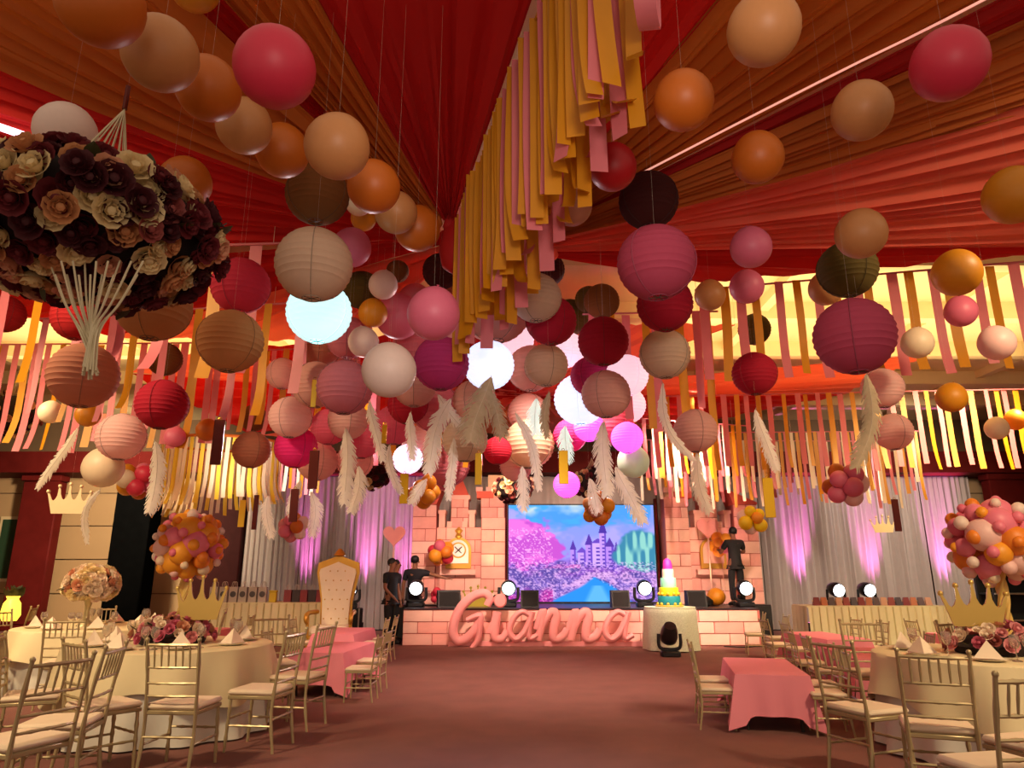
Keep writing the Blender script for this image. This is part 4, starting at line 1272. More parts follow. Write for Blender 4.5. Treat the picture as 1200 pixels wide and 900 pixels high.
nt = ms.node_tree
nt.nodes.clear()
o_, e_, a_ = nt.nodes.new('ShaderNodeOutputMaterial'), nt.nodes.new('ShaderNodeEmission'), nt.nodes.new('ShaderNodeVertexColor')
a_.layer_name = 'picture'
e_.inputs[1].default_value = 1.15
nt.links.new(a_.outputs[0], e_.inputs[0]); nt.links.new(e_.outputs[0], o_.inputs[0])
me.materials.append(ms)
put('display', me, scr)
obj('cabinet', MB().box(-sw / 2 - 0.03, sw / 2 + 0.03, 0.0, 0.14, 0.02, sh + 0.07), M_black, scr, smooth=False)
obj('side_post', MB().box(-sw / 2 - 0.09, -sw / 2 - 0.035, -0.02, 0.14, 0, sh + 0.2), M_wood, scr, smooth=False)
obj('side_post', MB().box(sw / 2 + 0.035, sw / 2 + 0.09, -0.02, 0.14, 0, sh + 0.2), M_wood, scr, smooth=False)
obj('base_bar', MB().box(-sw / 2 - 0.09, sw / 2 + 0.09, -0.02, 0.3, 0, 0.02), M_dark, scr, smooth=False)

# ---- castle set pieces
YK = 17.3
def kx(px): return at_y(px, 650, YK).x
def kz(py): return at_y(682, py, YK).z
M_crm = mat('cream_plaster', 'f0cfa8', 0.8)
M_gilt = mat('gilt', 'd0a040', 0.4, metal=0.5)
M_glass = mat('clock_face', 'f2e6ea', 0.5)
def castle(lab, mir, clock):
    """mir maps the clock side's pixel columns to the other side"""
    X = (lambda p: kx(p)) if not mir else (lambda p: kx(1372 - p))
    cx = (X(483) + X(592)) / 2
    t = thing('castle_set', lab, 'stage set', (cx, YK, SH))
    def blk(name, p0, p1, y0, y1, d0, d1, rows=None, m=M_pm, bw=0.5, seed=1):
        a, b = sorted((X(p0) - cx, X(p1) - cx))
        z0, z1 = kz(y0) - SH if y0 < 706 else 0.0, kz(y1) - SH
        obj(name, MB().box(a, b, d0, d1, z0, z1), m, t, smooth=False)
        if rows: bricks(t, a, b, z0, z1, d0, rows, bw, seed)
        return a, b, z0, z1
    # outer tower, curtain wall, inner tower
    a, b, z0, z1 = blk('outer_tower', 483, 511, 707, 592, -0.12, 0.5, 8, bw=0.62, seed=2)
    blk('curtain_wall', 511, 564, 707, 618, 0.0, 0.45, 6, bw=0.46, seed=3)
    blk('inner_tower', 564, 592, 707, 607, -0.12, 0.5, 7, bw=0.62, seed=4)
    # slanted parapet of the outer tower
    s = -1 if not mir else 1
    xo, xi = (a, b) if not mir else (b, a)
    zt = z1
    pts = [(xo, zt), (xi, zt), (xi + 0.12 * -s, zt + 0.36), (xo + 0.0 * s, zt + 0.05)]
    if mir: pts = pts[::-1]
    obj('slanted_parapet', MB().prism(pts, -0.2, 0.5), M_pt, t, smooth=False)
    # merlons on the wall, side turrets
    for p in (513.5, 549):
        blk('turret', p, p + 7, 618, 602, -0.04, 0.4, None, M_pk[0])
        blk('turret_cap', p - 1, p + 8, 602, 598, -0.07, 0.43, None, M_ptrim)
    for p in (523, 541):
        blk('merlon', p, p + 6, 618, 611, 0.0, 0.3, None, M_pk[1])
    # upper keep with crenellations and its red roof band
    blk('keep', 563, 591, 607, 582, 0.0, 0.42, 2, bw=0.4, seed=5)
    blk('keep_roof_band', 558, 578, 584, 576, -0.08, 0.4, None, M_pt)
    for p in (557, 569, 583):
        blk('merlon', p, p + 8, 577, 571, -0.06, 0.36, None, M_ptrim)
    blk('keep_mast', 571, 588, 582, 556, 0.1, 0.4, None, M_crm)
    # spire tower
    blk('spire_tower', 527, 548, 618, 583, 0.1, 0.45, 3, bw=0.3, seed=6)
    blk('spire_cornice', 525, 550, 585, 580, 0.04, 0.5, None, M_ptrim)
    ax = X(537.5) - cx
    hw_ = abs(X(548) - X(527)) / 2
    zc, zp = kz(580) - SH, kz(556) - SH
    obj('spire_roof', MB().add([(ax - hw_, 0.08, zc), (ax + hw_, 0.08, zc), (ax + hw_, 0.47, zc), (ax - hw_, 0.47, zc), (ax, 0.27, zp)], [(0, 1, 4), (1, 2, 4), (2, 3, 4), (3, 0, 4), (0, 3, 2, 1)]), M_pt, t, smooth=False)
    # arched clock
    zc = kz(645) - SH
    arch = lambda r_, y0, y1, c: [(ax + r_ * math.cos(q), zc + r_ * math.sin(q)) for q in [i * PI / 12 for i in range(13)]]
    o1 = [(ax - 0.30, zc - 0.42), (ax + 0.30, zc - 0.42)] + arch(0.30, 0, 0, 0)
    o2 = [(ax - 0.24, zc - 0.30), (ax + 0.24, zc - 0.30)] + arch(0.24, 0, 0, 0)
    obj('arch_frame', MB().prism(o1, -0.10, 0.0), M_gilt, t, smooth=False)
    obj('arch_panel', MB().prism(o2, -0.13, -0.10), M_glass if clock else M_ptrim, t, smooth=False)
    if clock:
        ck = obj('clock_ring', MB().tube([(ax + 0.17 * math.cos(q), -0.14, zc + 0.17 * math.sin(q)) for q in [2 * PI * i / 20 for i in range(21)]], 0.018, 5), M_gilt, t)
        for q in (0.75, 2.4):
            obj('clock_hand', MB().tube([(ax - 0.10 * math.cos(q), -0.145, zc - 0.1 * math.sin(q)), (ax + 0.12 * math.cos(q), -0.145, zc + 0.12 * math.sin(q))], 0.012, 5), M_dark, t)
        obj('clock_finial', MB().lathe([(0.02, -0.1), (0.09, -0.02), (0.05, 0.05), (0.1, 0.12), (0.02, 0.2)], 8, c=(ax, -0.08, zc + 0.34)), M_gilt, t)
    obj('arch_sill', MB().box(ax - 0.42, ax + 0.42, -0.2, 0, zc - 0.56, zc - 0.44), M_ptrim, t, smooth=False)
    return t
castle('pink block castle set piece with the arched clock, beside the screen', False, True)
castle('pink block castle set piece with the heart, on the far side of the screen', True, False)
WY = (1.0, 0.72, 0.34)
LENSY = mat('lens_warm', 'ffe9b0', 0.3, emit=5)
uplight(536, 16.62, 'warm uplight under the arched clock', WY, 55, 0.35, 1.2, lens=LENSY, z=SH, size=50)
uplight(577, 16.62, 'warm uplight under the inner castle tower by the screen', WY, 60, 0.42, 1.3, lens=LENSY, z=SH, size=46)
uplight(788, 16.62, 'warm uplight beside the cake, under the castle tower', WY, 45, 0.4, 1.3, lens=LENSY, z=SH, size=46)
uplight(836, 16.62, 'warm uplight under the pink heart of the castle', WY, 45, 0.35, 1.2, lens=LENSY, z=SH, size=50)
uplight(868, 16.62, 'pink uplight at the outer end of the castle set', (1.0, 0.5, 0.62), 50, 0.4, 1.4, lens=LENSY, z=SH, size=46)

# ---- hearts on sticks
M_heart = mat('pink_heart', 'f09a96', 0.6)
def heart(px, py, wpx, Y, lab, base):
    p = at_y(px, py, Y)
    r_ = wpx / F * depth(p) / 2
    pts = []
    for i in range(36):
        q = 2 * PI * i / 36
        pts.append((r_ * math.sin(q) ** 3, r_ * (13 * math.cos(q) - 5 * math.cos(2 * q) - 2 * math.cos(3 * q) - math.cos(4 * q)) / 15.5))
    t = thing('heart_board', lab, 'heart', (p.x, Y, base), group='pink cut-out hearts')
    zc = p.z - base
    obj('heart', MB().prism([(x, z + zc) for x, z in pts[::-1]], -0.03, 0.03), M_heart, t, smooth=False)
    obj('stick', MB().tube([(0, 0.0, 0.02), (0, 0.0, zc - r_ * 0.9)], 0.018, 6), M_ptrim, t)
    obj('foot', MB().lathe([(0.16, 0.0), (0.16, 0.015), (0.03, 0.03)], 14), M_ptrim, t)
heart(462, 627, 26, 16.2, 'pink heart board before the grey drape, near the crew', 0.0)
heart(829, 618, 26, 16.9, 'pink heart board before the castle wall, near the man on stage', SH)

# ---- moving head lamps
M_head = mat('lamp_housing', '141418', 0.35)
def moving_head(px, py, Y, base, lab, glow, yaw=0.0, tilt=0.15, sc=1.0):
    p = at_y(px, py, Y)
    t = thing('moving_head_light', lab, 'stage light', (p.x, Y, base), yaw, 'moving head lights')
    t.scale = (sc,) * 3
    obj('base', MB().bbox(-0.17, 0.17, -0.14, 0.14, 0, 0.10, 0.02), M_head, t)
    y_ = MB()
    y_.tube(smooth_path([(-0.2, 0, 0.40), (-0.2, 0, 0.2), (-0.12, 0, 0.13), (0.12, 0, 0.13), (0.2, 0, 0.2), (0.2, 0, 0.40)], 4), 0.032, 6)
    obj('yoke', y_, M_head, t)
    h = obj('head', MB().lathe([(0.02, -0.2), (0.11, -0.19), (0.15, -0.08), (0.165, 0.04), (0.15, 0.14), (0.14, 0.15)], 16), M_head, t, loc=(0, 0, 0.40), rot=(PI / 2 + tilt, 0, 0))
    obj('lens', MB().lathe([(0.135, 0.148), (0.12, 0.17), (0.06, 0.185), (0.01, 0.19)], 16), mat('lens_' + glow[0], glow[1], 0.2, emit=glow[2]), h)
    if glow[2] > 1:
        d = Vector((math.sin(yaw), -math.cos(yaw), 0.2))
        lamp('moving_head_beam', 'SPOT', Vector((p.x, Y, base + 0.42 * sc)) + d * 0.24, Vector((p.x, Y, base + 0.42)) + d * 4, 25, (0.85, 0.95, 1), spot_size=R(40), spot_blend=0.8, shadow_soft_size=0.06)
    return t
WH, DK = ('white', 'f4fbff', 6.0), ('off', '303438', 0.0)
moving_head(488, 700, 15.75, SH, 'lit moving head on the stage edge near the pointing man', WH)
moving_head(596, 700, 15.75, SH, 'lit moving head on stage at the screen corner, over the lettering', ('teal', 'c8f4ec', 4.0))
moving_head(755, 700, 15.75, SH, 'lit moving head on stage beside the cake', WH)
moving_head(873, 703, 15.75, SH, 'lit moving head at the feet of the man on stage', WH)
def road_case(px, py, Y, h, lab):
    p = at_y(px, py, Y)
    t = thing('flight_case', lab, 'case', (p.x, Y, 0), group='black cases under the lamps')
    obj('body', MB().bbox(-0.26, 0.26, -0.22, 0.22, 0.05, h, 0.02), M_black, t)
    for s in (-1, 1):
        obj('edge_rail', MB().box(s * 0.26 - 0.015, s * 0.26 + 0.015, -0.235, -0.215, 0.05, h), M_steel, t, smooth=False)
        obj('caster', MB().ball((s * 0.2, 0, 0.03), 0.03, 8, 6), M_dark, t)
for px, lb in ((979, 'lit moving head behind the skirted table, first of the pair'), (1015, 'lit moving head behind the skirted table, second of the pair'), (411, 'lit moving head on a case behind the throne')):
    road_case(px, 690, 16.6, 0.66, 'black case carrying the ' + lb.replace('lit ', ''))
    moving_head(px, 690, 16.6, 0.66, lb, WH, 0.1)
moving_head(785, 757, 13.2, 0.0, 'dark moving head on the carpet before the cake table', DK, PI, 0.9, 0.95)

# ---- stage monitors and speaker boxes
def speaker_box(px, Y, w_, h, lab, base=SH, rake=0.12, yaw=0.0):
    p = at_y(px, 704, Y)
    t = thing('stage_speaker', lab, 'speaker', (p.x, Y, base), yaw, 'black speakers on stage')
    obj('cabinet', MB().add([(-w_, 0, 0), (w_, 0, 0), (w_, 0.36, 0), (-w_, 0.36, 0), (-w_, rake, h), (w_, rake, h), (w_, 0.36, h), (-w_, 0.36, h)],
        [(0, 3, 2, 1), (4, 5, 6, 7), (0, 1, 5, 4), (1, 2, 6, 5), (2, 3, 7, 6), (3, 0, 4, 7)]), M_black, t, smooth=False)
    e = 0.03
    obj('grille', MB().add([(-w_ + e, -0.012 + rake * e / h, e), (w_ - e, -0.012 + rake * e / h, e), (w_ - e, rake * (h - e) / h - 0.012, h - e), (-w_ + e, rake * (h - e) / h - 0.012, h - e),
        (-w_ + e, 0.02 + rake * e / h, e), (w_ - e, 0.02 + rake * e / h, e), (w_ - e, rake * (h - e) / h + 0.02, h - e), (-w_ + e, rake * (h - e) / h + 0.02, h - e)],
        [(0, 1, 2, 3), (7, 6, 5, 4), (0, 4, 5, 1), (2, 6, 7, 3), (1, 5, 6, 2), (0, 3, 7, 4)]), mat('grille', '161414', 0.8, bump=0.6, bscale=200), t, smooth=False)
speaker_box(527, 15.55, 0.24, 0.34, 'black speaker behind the capital letter', yaw=0.2)
speaker_box(621, 15.5, 0.19, 0.34, 'black speaker at the lower corner of the screen')
speaker_box(728, 15.5, 0.19, 0.34, 'black speaker before the river on the screen')
speaker_box(818, 15.5, 0.2, 0.34, 'black speaker on stage beyond the cake')
# decorations on stage
t = bunch(517, 647, 16, depth(at_y(517, 647, 16.7)), ['tang', 'pink', 'sun', 'redpink'], 'orange and pink balloon bunch on a stick beside the clock', 9, 21, hang=False)
p = at_y(517, 647, 16.7)
obj('stick', MB().tube([(0, 0, -(p.z - SH)), (0, 0, 0)], 0.012, 6), M_ptrim, t)
t = bunch(845, 638, 14, depth(at_y(845, 638, 16.95)), ['tang', 'sun', 'candy', 'tang'], 'orange and pink balloon bunch at the elbow of the man on stage', 9, 22, hang=False)
p = at_y(845, 638, 16.95)
obj('stick', MB().tube([(0, 0, -(p.z - SH)), (0, 0, 0)], 0.012, 6), M_ptrim, t)
p = at_y(514, 700, 16.5)
t = bunch(514, 692, 10, depth(at_y(514, 692, 16.5)), ['redpink', 'pink', 'redpink'], 'raspberry pink balloon bunch lying on the stage behind a speaker', 7, 23, hang=False)
t.location.z = SH + 0.2
pz = at_y(853, 705, 16.3)
t = thing('balloon', 'loose amber balloon on stage by the feet of the man', 'balloon', (pz.x - 0.25, 16.3, SH + 0.19))
t.scale = (0.2, 0.2, 0.18)
put('skin', bal('amber'), t); put('knot', SHAPES['k', 'amber'], t, (0, 0, 1.03))
pz = at_y(838, 705, 16.2)
t = thing('equipment_bag', 'small dark bag on stage beside the loose amber balloon', 'bag', (pz.x - 0.3, 16.1, SH))
obj('body', MB().lathe([(0.1, 0.0), (0.17, 0.03), (0.18, 0.12), (0.1, 0.2), (0.03, 0.22)], 12), M_black, t, scale=(1.3, 0.8, 1))
obj('handle', MB().tube(smooth_path([(-0.1, 0, 0.18), (-0.05, 0, 0.27), (0.05, 0, 0.27), (0.1, 0, 0.18)], 4), 0.012, 6), M_dark, t)
p = at_y(560, 695, 15.9)
M_gcrown = mat('green_gold', 'a89a30', 0.5, metal=0.3)
crown('standing_crown', 'greenish gold crown standing on stage behind the lettering', (p.x, 15.95, SH), 0.62, 0.42, M_gcrown, 0.0, 'standing crowns', 0.05)
# round plaque right of it
# ---- cake on its sequined table
YT = 14.3
p = at_y(786, 735, YT)
zt = at_y(786, 711, YT).z
M_seq = mat('sequin_cloth', 'e4ecc0', 0.4, metal=0.15, var=0.5, vscale=60, bump=0.9, bscale=90)
t = thing('cake_table', 'round table in a sequined ivory cloth, before the stage', 'table', (p.x, YT, 0))
rows = []
for i in range(15):
    v = i / 14
    row = []
    for k in range(73):
        a = 2 * PI * k / 72
        r_ = 0.5 + 0.02 * v * math.sin(9 * a) + 0.03 * v - 0.03 * (1 - min(1, v * 8)) ** 2
        row.append((r_ * math.cos(a), r_ * math.sin(a), 0.02 + (zt - 0.02) * (1 - v)))
    rows.append(row)
obj('sequined_cloth', MB().grid(rows), M_seq, t)
obj('tabletop', MB().lathe([(0.02, zt - 0.03), (0.485, zt - 0.03), (0.485, zt), (0.02, zt + 0.002)], 40), M_seq, t)
cakep = p.x
t = thing('tiered_cake', 'tall tiered cake in teal, yellow, mint, cream and magenta', 'cake', (cakep, YT, zt))
s_ = depth((p.x, YT, 1.0)) / F
def tier(name, r_, z0, z1, c):
    obj(name, MB().lathe([(r_ * 0.97, z0), (r_, z0 + 0.02), (r_, z1 - 0.02), (r_ * 0.96, z1)], 28), mat('icing_' + c, c, 0.5, var=0.1), t)
tier('cake_board', 16.5 * s_, 0.003, 0.035, 'c9a040')
tier('cake_tier', 13 * s_, 0.035, 0.20, '0f7f8e')
tier('cake_tier', 11.2 * s_, 0.20, 0.36, 'ecc21a')
tier('cake_tier', 9 * s_, 0.36, 0.54, '8fd8c0')
tier('cake_tier', 6.8 * s_, 0.54, 0.70, 'f0d2c0')
tier('cake_topper', 5.6 * s_, 0.70, 0.80, 'd42aa0')
for k in range(10):
    a = 2 * PI * k / 10
    obj('icing_swag', MB().ball((11.4 * s_ * math.cos(a), 11.4 * s_ * math.sin(a), 0.24), 0.035, 8, 6), mat('icing_gold', 'd4a020', 0.4), t)
    obj('piped_bead', MB().ball((13.2 * s_ * math.cos(a), 13.2 * s_ * math.sin(a), 0.055), 0.03, 8, 6), mat('icing_gold', 'd4a020', 0.4), t)
obj('topper_dome', MB().lathe([(5.4 * s_, 0.8), (4.6 * s_, 0.86), (2 * s_, 0.9), (0.01, 0.91)], 18), mat('icing_d42aa0', 'd42aa0', 0.5), t)
lamp('cake_lamp', 'SPOT', (cakep, YT - 0.9, 2.6), (cakep, YT, 0.7), 160, (0.92, 1, 0.62), spot_size=R(34), spot_blend=0.8, shadow_soft_size=0.05)
# cable on the carpet by the stage end
tag(obj('floor_cable', MB().tube(smooth_path([(4.2, 14.9, 0.012), (4.5, 14.75, 0.012), (4.9, 14.9, 0.012), (5.4, 15.0, 0.012), (5.9, 15.6, 0.012)], 8), 0.012, 5), M_black), 'thin black cable curling on the carpet at the stage end', 'cable')
# ================================================================== tables
M_ivory = mat('ivory_cloth', 'e2d2a8', 0.75, var=0.06, vscale=3)
M_whitec = mat('white_cloth', 'dcd8cc', 0.7, var=0.05)
M_pinkc = mat('pink_cloth', 'e28494', 0.75, var=0.06, vscale=3)
M_tleg = mat('table_leg', '3a302c', 0.4, metal=0.5)
def skirt_rows(R0, ztop, zbot, folds, flare, amp, seed, n=120, m=10, ovl=False):
    rr = random.Random(seed)
    rows = []
    for r_ in (0.02, R0 * 0.5, R0 * 0.9, R0 * 0.985):
        rows.append([(r_ * math.cos(2 * PI * k / n), r_ * math.sin(2 * PI * k / n), ztop) for k in range(n + 1)])
    ph = [rr.uniform(-0.4, 0.4) for _ in range(folds + 1)]
    for i in range(m + 1):
        v = i / m
        row = []
        for k in range(n + 1):
            a = 2 * PI * k / n
            q = folds * (k % n) / n
            wv = math.sin(2 * PI * (q + 0.15 * math.sin(2 * a + seed))) + 0.5 * math.sin(4 * a + seed)
            r_ = R0 + 0.012 + flare * v + amp * wv * v ** (0.8 if ovl else 2.2)
            zb = zbot
            if ovl: zb = zbot - 0.16 * abs(math.cos(2 * a)) ** 2 + 0.08
            row.append((r_ * math.cos(a), r_ * math.sin(a), ztop - 0.012 + (zb - ztop + 0.012) * v))
        rows.append(row)
    return rows
TZ = 0.75
def round_table(x, y, lab, labc, seed, R0=0.9):
    t = thing('round_table', lab, 'table', (x, y, 0), group='round dining tables')
    obj('tabletop', MB().lathe([(0.02, TZ - 0.04), (R0 - 0.03, TZ - 0.04), (R0 - 0.03, TZ - 0.012), (0.02, TZ - 0.012)], 40), M_tleg, t)
    for k in range(4):
        a = PI / 4 + k * PI / 2
        obj('leg', MB().tube([(0.5 * math.cos(a), 0.5 * math.sin(a), 0), (0.5 * math.cos(a), 0.5 * math.sin(a), TZ - 0.04)], 0.02, 6), M_tleg, t)
    c = thing('tablecloth', labc, 'tablecloth', (x, y, 0), seed, group='cloths of the round tables')
    obj('floor_cloth', MB().grid(skirt_rows(R0 - 0.01, TZ - 0.006, 0.015, 15, 0.06, 0.05, seed)), M_whitec, c)
    obj('overlay_cloth', MB().grid(skirt_rows(R0 + 0.012, TZ, 0.36, 11, 0.075, 0.036, seed + 2, ovl=True)), M_ivory, c)
    return t
T1 = (-3.28, 7.25); T2 = (-5.35, 9.6); T3 = (-4.75, 4.35); T4 = (4.05, 6.35); T5 = (-8.6, 10.6)
round_table(*T1, 'round table with the crown and pink flowers, on the left', 'ivory cloth over white floor cloth on the table with the crown, left', 1)
round_table(*T2, 'round table with the tall rose vase', 'ivory cloth on the table with the tall rose vase', 2)
round_table(*T3, 'round table cut by the left edge, nearest the viewer', 'ivory cloth on the table cut by the left edge', 3)
round_table(*T4, 'round table under the large balloon ball on the right', 'ivory cloth on the round table at the right edge', 4)
round_table(*T5, 'round table at the far left with the glowing yellow vase', 'ivory cloth on the far left table with the glowing vase', 5)

def rect_cloth(w_, l_, ztop, drop, seed, n=14):
    """cloth over a rectangular table, corners hanging lower"""
    rr = random.Random(seed)
    per = []
    hw_, hl = w_ / 2, l_ / 2
    for a, b in (((-hw_, -hl), (hw_, -hl)), ((hw_, -hl), (hw_, hl)), ((hw_, hl), (-hw_, hl)), ((-hw_, hl), (-hw_, -hl))):
        for k in range(n):
            u = k / n
            per.append((a[0] + (b[0] - a[0]) * u, a[1] + (b[1] - a[1]) * u, min(u, 1 - u)))
    per.append(per[0])
    rows = [[(x * s_, y * s_, ztop) for x, y, c in per] for s_ in (0.01, 0.5, 0.97)]
    for i in range(9):
        v = i / 8
        row = []
        for k, (x, y, c) in enumerate(per):
            corner = math.exp(-(c / 0.1) ** 2)
            dp = drop * (1 + 0.34 * corner)
            out = 0.012 + v * (0.03 + 0.07 * corner) + 0.014 * math.sin(k * 1.3 + seed) * v
            L_ = math.hypot(x / hw_, y / hl)
            nx = (x / hw_ if abs(x) > hw_ - 1e-6 else 0.0)
            ny = (y / hl if abs(y) > hl - 1e-6 else 0.0)
            row.append((x + nx * out, y + ny * out, ztop - 0.008 - dp * v))
        rows.append(row)
    return rows
def kids_table(x, y, rz, lab, labc, w_=0.64, l_=1.35, z=0.5, seed=1):
    t = thing('kids_table', lab, 'table', (x, y, 0), rz, 'low pink tables')
    obj('tabletop', MB().bbox(-w_ / 2 + 0.02, w_ / 2 - 0.02, -l_ / 2 + 0.02, l_ / 2 - 0.02, z - 0.035, z - 0.01, 0.005), M_tleg, t)
    for sx in (-1, 1):
        for sy in (-1, 1):
            obj('leg', MB().tube([(sx * (w_ / 2 - 0.08), sy * (l_ / 2 - 0.08), 0), (sx * (w_ / 2 - 0.08), sy * (l_ / 2 - 0.08), z - 0.035)], 0.016, 6), M_tleg, t)
    c = thing('pink_tablecloth', labc, 'tablecloth', (x, y, 0), rz, 'pink cloths of the low tables')
    obj('cloth', MB().grid(rect_cloth(w_, l_, z, 0.35, seed)), M_pinkc, c)
    obj('hem', MB().tube([p for p in rect_cloth(w_, l_, z, 0.35, seed)[-1]], 0.005, 4), M_pinkc, c)
KT = [(2.55, 7.72, -0.2, 'nearest on the right, alone at the dance floor'), (-2.28, 9.65, -0.08, 'nearest on the left, in front of the throne'), (-2.75, 12.3, -0.05, 'behind the left one, at the foot of the throne'),
      (-5.2, 12.3, 0.0, 'before the skirted table on the left'), (4.75, 11.4, 0.1, 'second on the right, behind the lone one'), (4.2, 8.9, -0.15, 'beside the round table on the right'),
      (7.0, 11.3, 0.1, 'before the skirted table on the right')]
for i, (x, y, rz, w_) in enumerate(KT):
    kids_table(x, y, rz, 'low table under a pink cloth, ' + w_, 'pink cloth on the low table ' + w_, seed=i)

# ---- skirted buffet tables
M_skirt = mat('ivory_skirt', 'e6dcb4', 0.7, trans=0.05, var=0.05)
def buffet(x0, x1, Y, z, lab, labc, dpt=0.8, m=M_skirt):
    cx, w_ = (x0 + x1) / 2, (x1 - x0)
    t = thing('skirted_table', lab, 'table', (cx, Y, 0), group='long skirted tables')
    obj('tabletop', MB().bbox(-w_ / 2, w_ / 2, 0, dpt, z - 0.04, z, 0.01), m, t)
    rows = []
    n = int(w_ / 0.012)
    for i in range(6):
        v = i / 5
        rows.append([(-w_ / 2 + w_ * k / n, -0.06 - 0.015 * v + 0.055 * math.exp(-(((w_ * k / n + 0.01 * math.sin(k)) % 0.15 - 0.075) / 0.013) ** 2), z - 0.02 - (z - 0.04) * v) for k in range(n + 1)])
    obj('pleated_skirt', MB().grid(rows), m, t)
    for s in (-1, 1):
        rows = [[(s * (w_ / 2 + 0.012 + 0.03 * (0.3 + i / 5) * abs(math.sin(PI * 5.2 * dpt * k / 28))), dpt * k / 28, z - 0.02 - (z - 0.04) * i / 5) for k in range(29)] for i in range(6)]
        obj('end_skirt', MB().grid(rows), m, t)
    for s in (-1, 1):
        obj('leg', MB().tube([(s * w_ / 2.2, 0.6, 0), (s * w_ / 2.2, 0.6, z - 0.04)], 0.02, 6), M_tleg, t)
xb0, xb1 = at_y(946, 715, 15.2).x, at_y(1114, 715, 15.2).x
zr = at_y(1030, 710, 15.2).z
buffet(xb0, xb1, 15.2, zr, 'long table in a pleated ivory skirt on the right, before grey drapes', '')
xc0, xc1 = at_y(236, 715, 15.0).x, at_y(384, 715, 15.0).x
zl = at_y(310, 706, 15.0).z
buffet(xc0, xc1, 15.0, zl, 'long table in a pleated ivory skirt on the left, with gift bags', '')
# gift bags with a round emblem, left table
M_bagg = mat('grey_bag', 'b8aca4', 0.6)
M_bagr = mat('red_bag', '8a2c38', 0.6)
M_bagd = mat('dark_bag', '3a2a30', 0.6)
M_disc = mat('bag_disc', '4a4448', 0.5, var=0.5, vscale=30)
def gift_bag(x, y, z, w_, h, m, lab, grp, disc=True, rz=0.0, hm=None):
    t = thing('gift_bag', lab, 'gift bag', (x, y, z), rz, grp)
    obj('body', MB().add([(-w_ / 2, -0.07, 0), (w_ / 2, -0.07, 0), (w_ / 2, 0.07, 0), (-w_ / 2, 0.07, 0), (-w_ / 2, -0.06, h), (w_ / 2, -0.06, h), (w_ / 2, 0.06, h), (-w_ / 2, 0.06, h)],
        [(0, 3, 2, 1), (0, 1, 5, 4), (1, 2, 6, 5), (2, 3, 7, 6), (3, 0, 4, 7), (4, 5, 6, 7)]), m, t, smooth=False)
    for s in (-1, 1):
        obj('handle', MB().tube(smooth_path([(-w_ * 0.25, s * 0.05, h), (-w_ * 0.15, s * 0.05, h + 0.09), (w_ * 0.15, s * 0.05, h + 0.09), (w_ * 0.25, s * 0.05, h)], 4), 0.007, 5), hm or m, t)
    if disc:
        obj('emblem', MB().lathe([(0.005, 0), (w_ * 0.36, 0), (w_ * 0.36, 0.006), (0.005, 0.006)], 20), M_disc, t, loc=(0, -0.066, h * 0.52), rot=(PI / 2, 0, 0))
for k in range(6):
    px = 250 + k * 11.4
    p = at_y(px, 700, 15.15)
    gift_bag(p.x, 15.2, zl, 0.165, 0.30, M_bagg, ('first', 'second', 'third', 'fourth', 'fifth', 'sixth')[k] + ' pale gift bag with a dark round emblem, counted from the balloon ball', 'pale gift bags on the left table', rz=0.05 * (k % 3 - 1))
for k in range(5):
    px = 336 + k * 9.5
    p = at_y(px, 700, 15.15)
    gift_bag(p.x, 15.25, zl, 0.145, 0.24, (M_bagr, M_bagd)[k % 2], ('first', 'second', 'third', 'fourth', 'fifth')[k] + ' dark red or plum gift bag, counted towards the throne', 'dark gift bags on the left table', False, 0.1 * (k % 2), M_bagg)
p = at_y(320, 700, 15.1)
t = thing('yellow_box', 'small yellow box between pale and dark gift bags', 'box', (p.x, 15.1, zl))
obj('body', MB().bbox(-0.07, 0.07, -0.05, 0.05, 0, 0.2, 0.008), mat('yellow_card', 'd8b82c', 0.6), t)
obj('lid', MB().bbox(-0.078, 0.078, -0.058, 0.058, 0.2, 0.235, 0.008), mat('yellow_card', 'd8b82c', 0.6), t)
# favour boxes leaning in a row on the right table
FVC = ['7a2c34', 'b06a4c', '5a4a52', 'c0907a', '8a3c3c', '4c4450']
for k in range(16):
    x = xb0 + 0.3 + (xb1 - xb0 - 0.6) * k / 15
    m = mat('favour_' + FVC[k % 6], FVC[k % 6], 0.6)
    t = thing('favour_pouch', 'flat %s favour pouch leaning in the row, number %s from the stage end' % (('wine red', 'copper', 'plum', 'tan', 'brick red', 'slate')[k % 6], ('one two three four five six seven eight nine ten eleven twelve thirteen fourteen fifteen sixteen').split()[k]), 'party favour', (x, 15.45, zr), rng.uniform(-.1, .1), 'favour pouches on the right table')
    obj('pouch', MB().add([(-0.068, -0.05, 0), (0.068, -0.05, 0), (0.068, 0.04, 0), (-0.068, 0.04, 0), (-0.02, 0.05, 0.16), (0.09, 0.05, 0.16), (0.09, 0.07, 0.16), (-0.02, 0.07, 0.16)],
        [(0, 3, 2, 1), (4, 5, 6, 7), (0, 1, 5, 4), (1, 2, 6, 5), (2, 3, 7, 6), (3, 0, 4, 7)]), m, t, smooth=False)
    obj('ribbon', MB().bbox(-0.055, 0.085, 0.03, 0.075, 0.08, 0.095, 0.003), M_gilt, t)

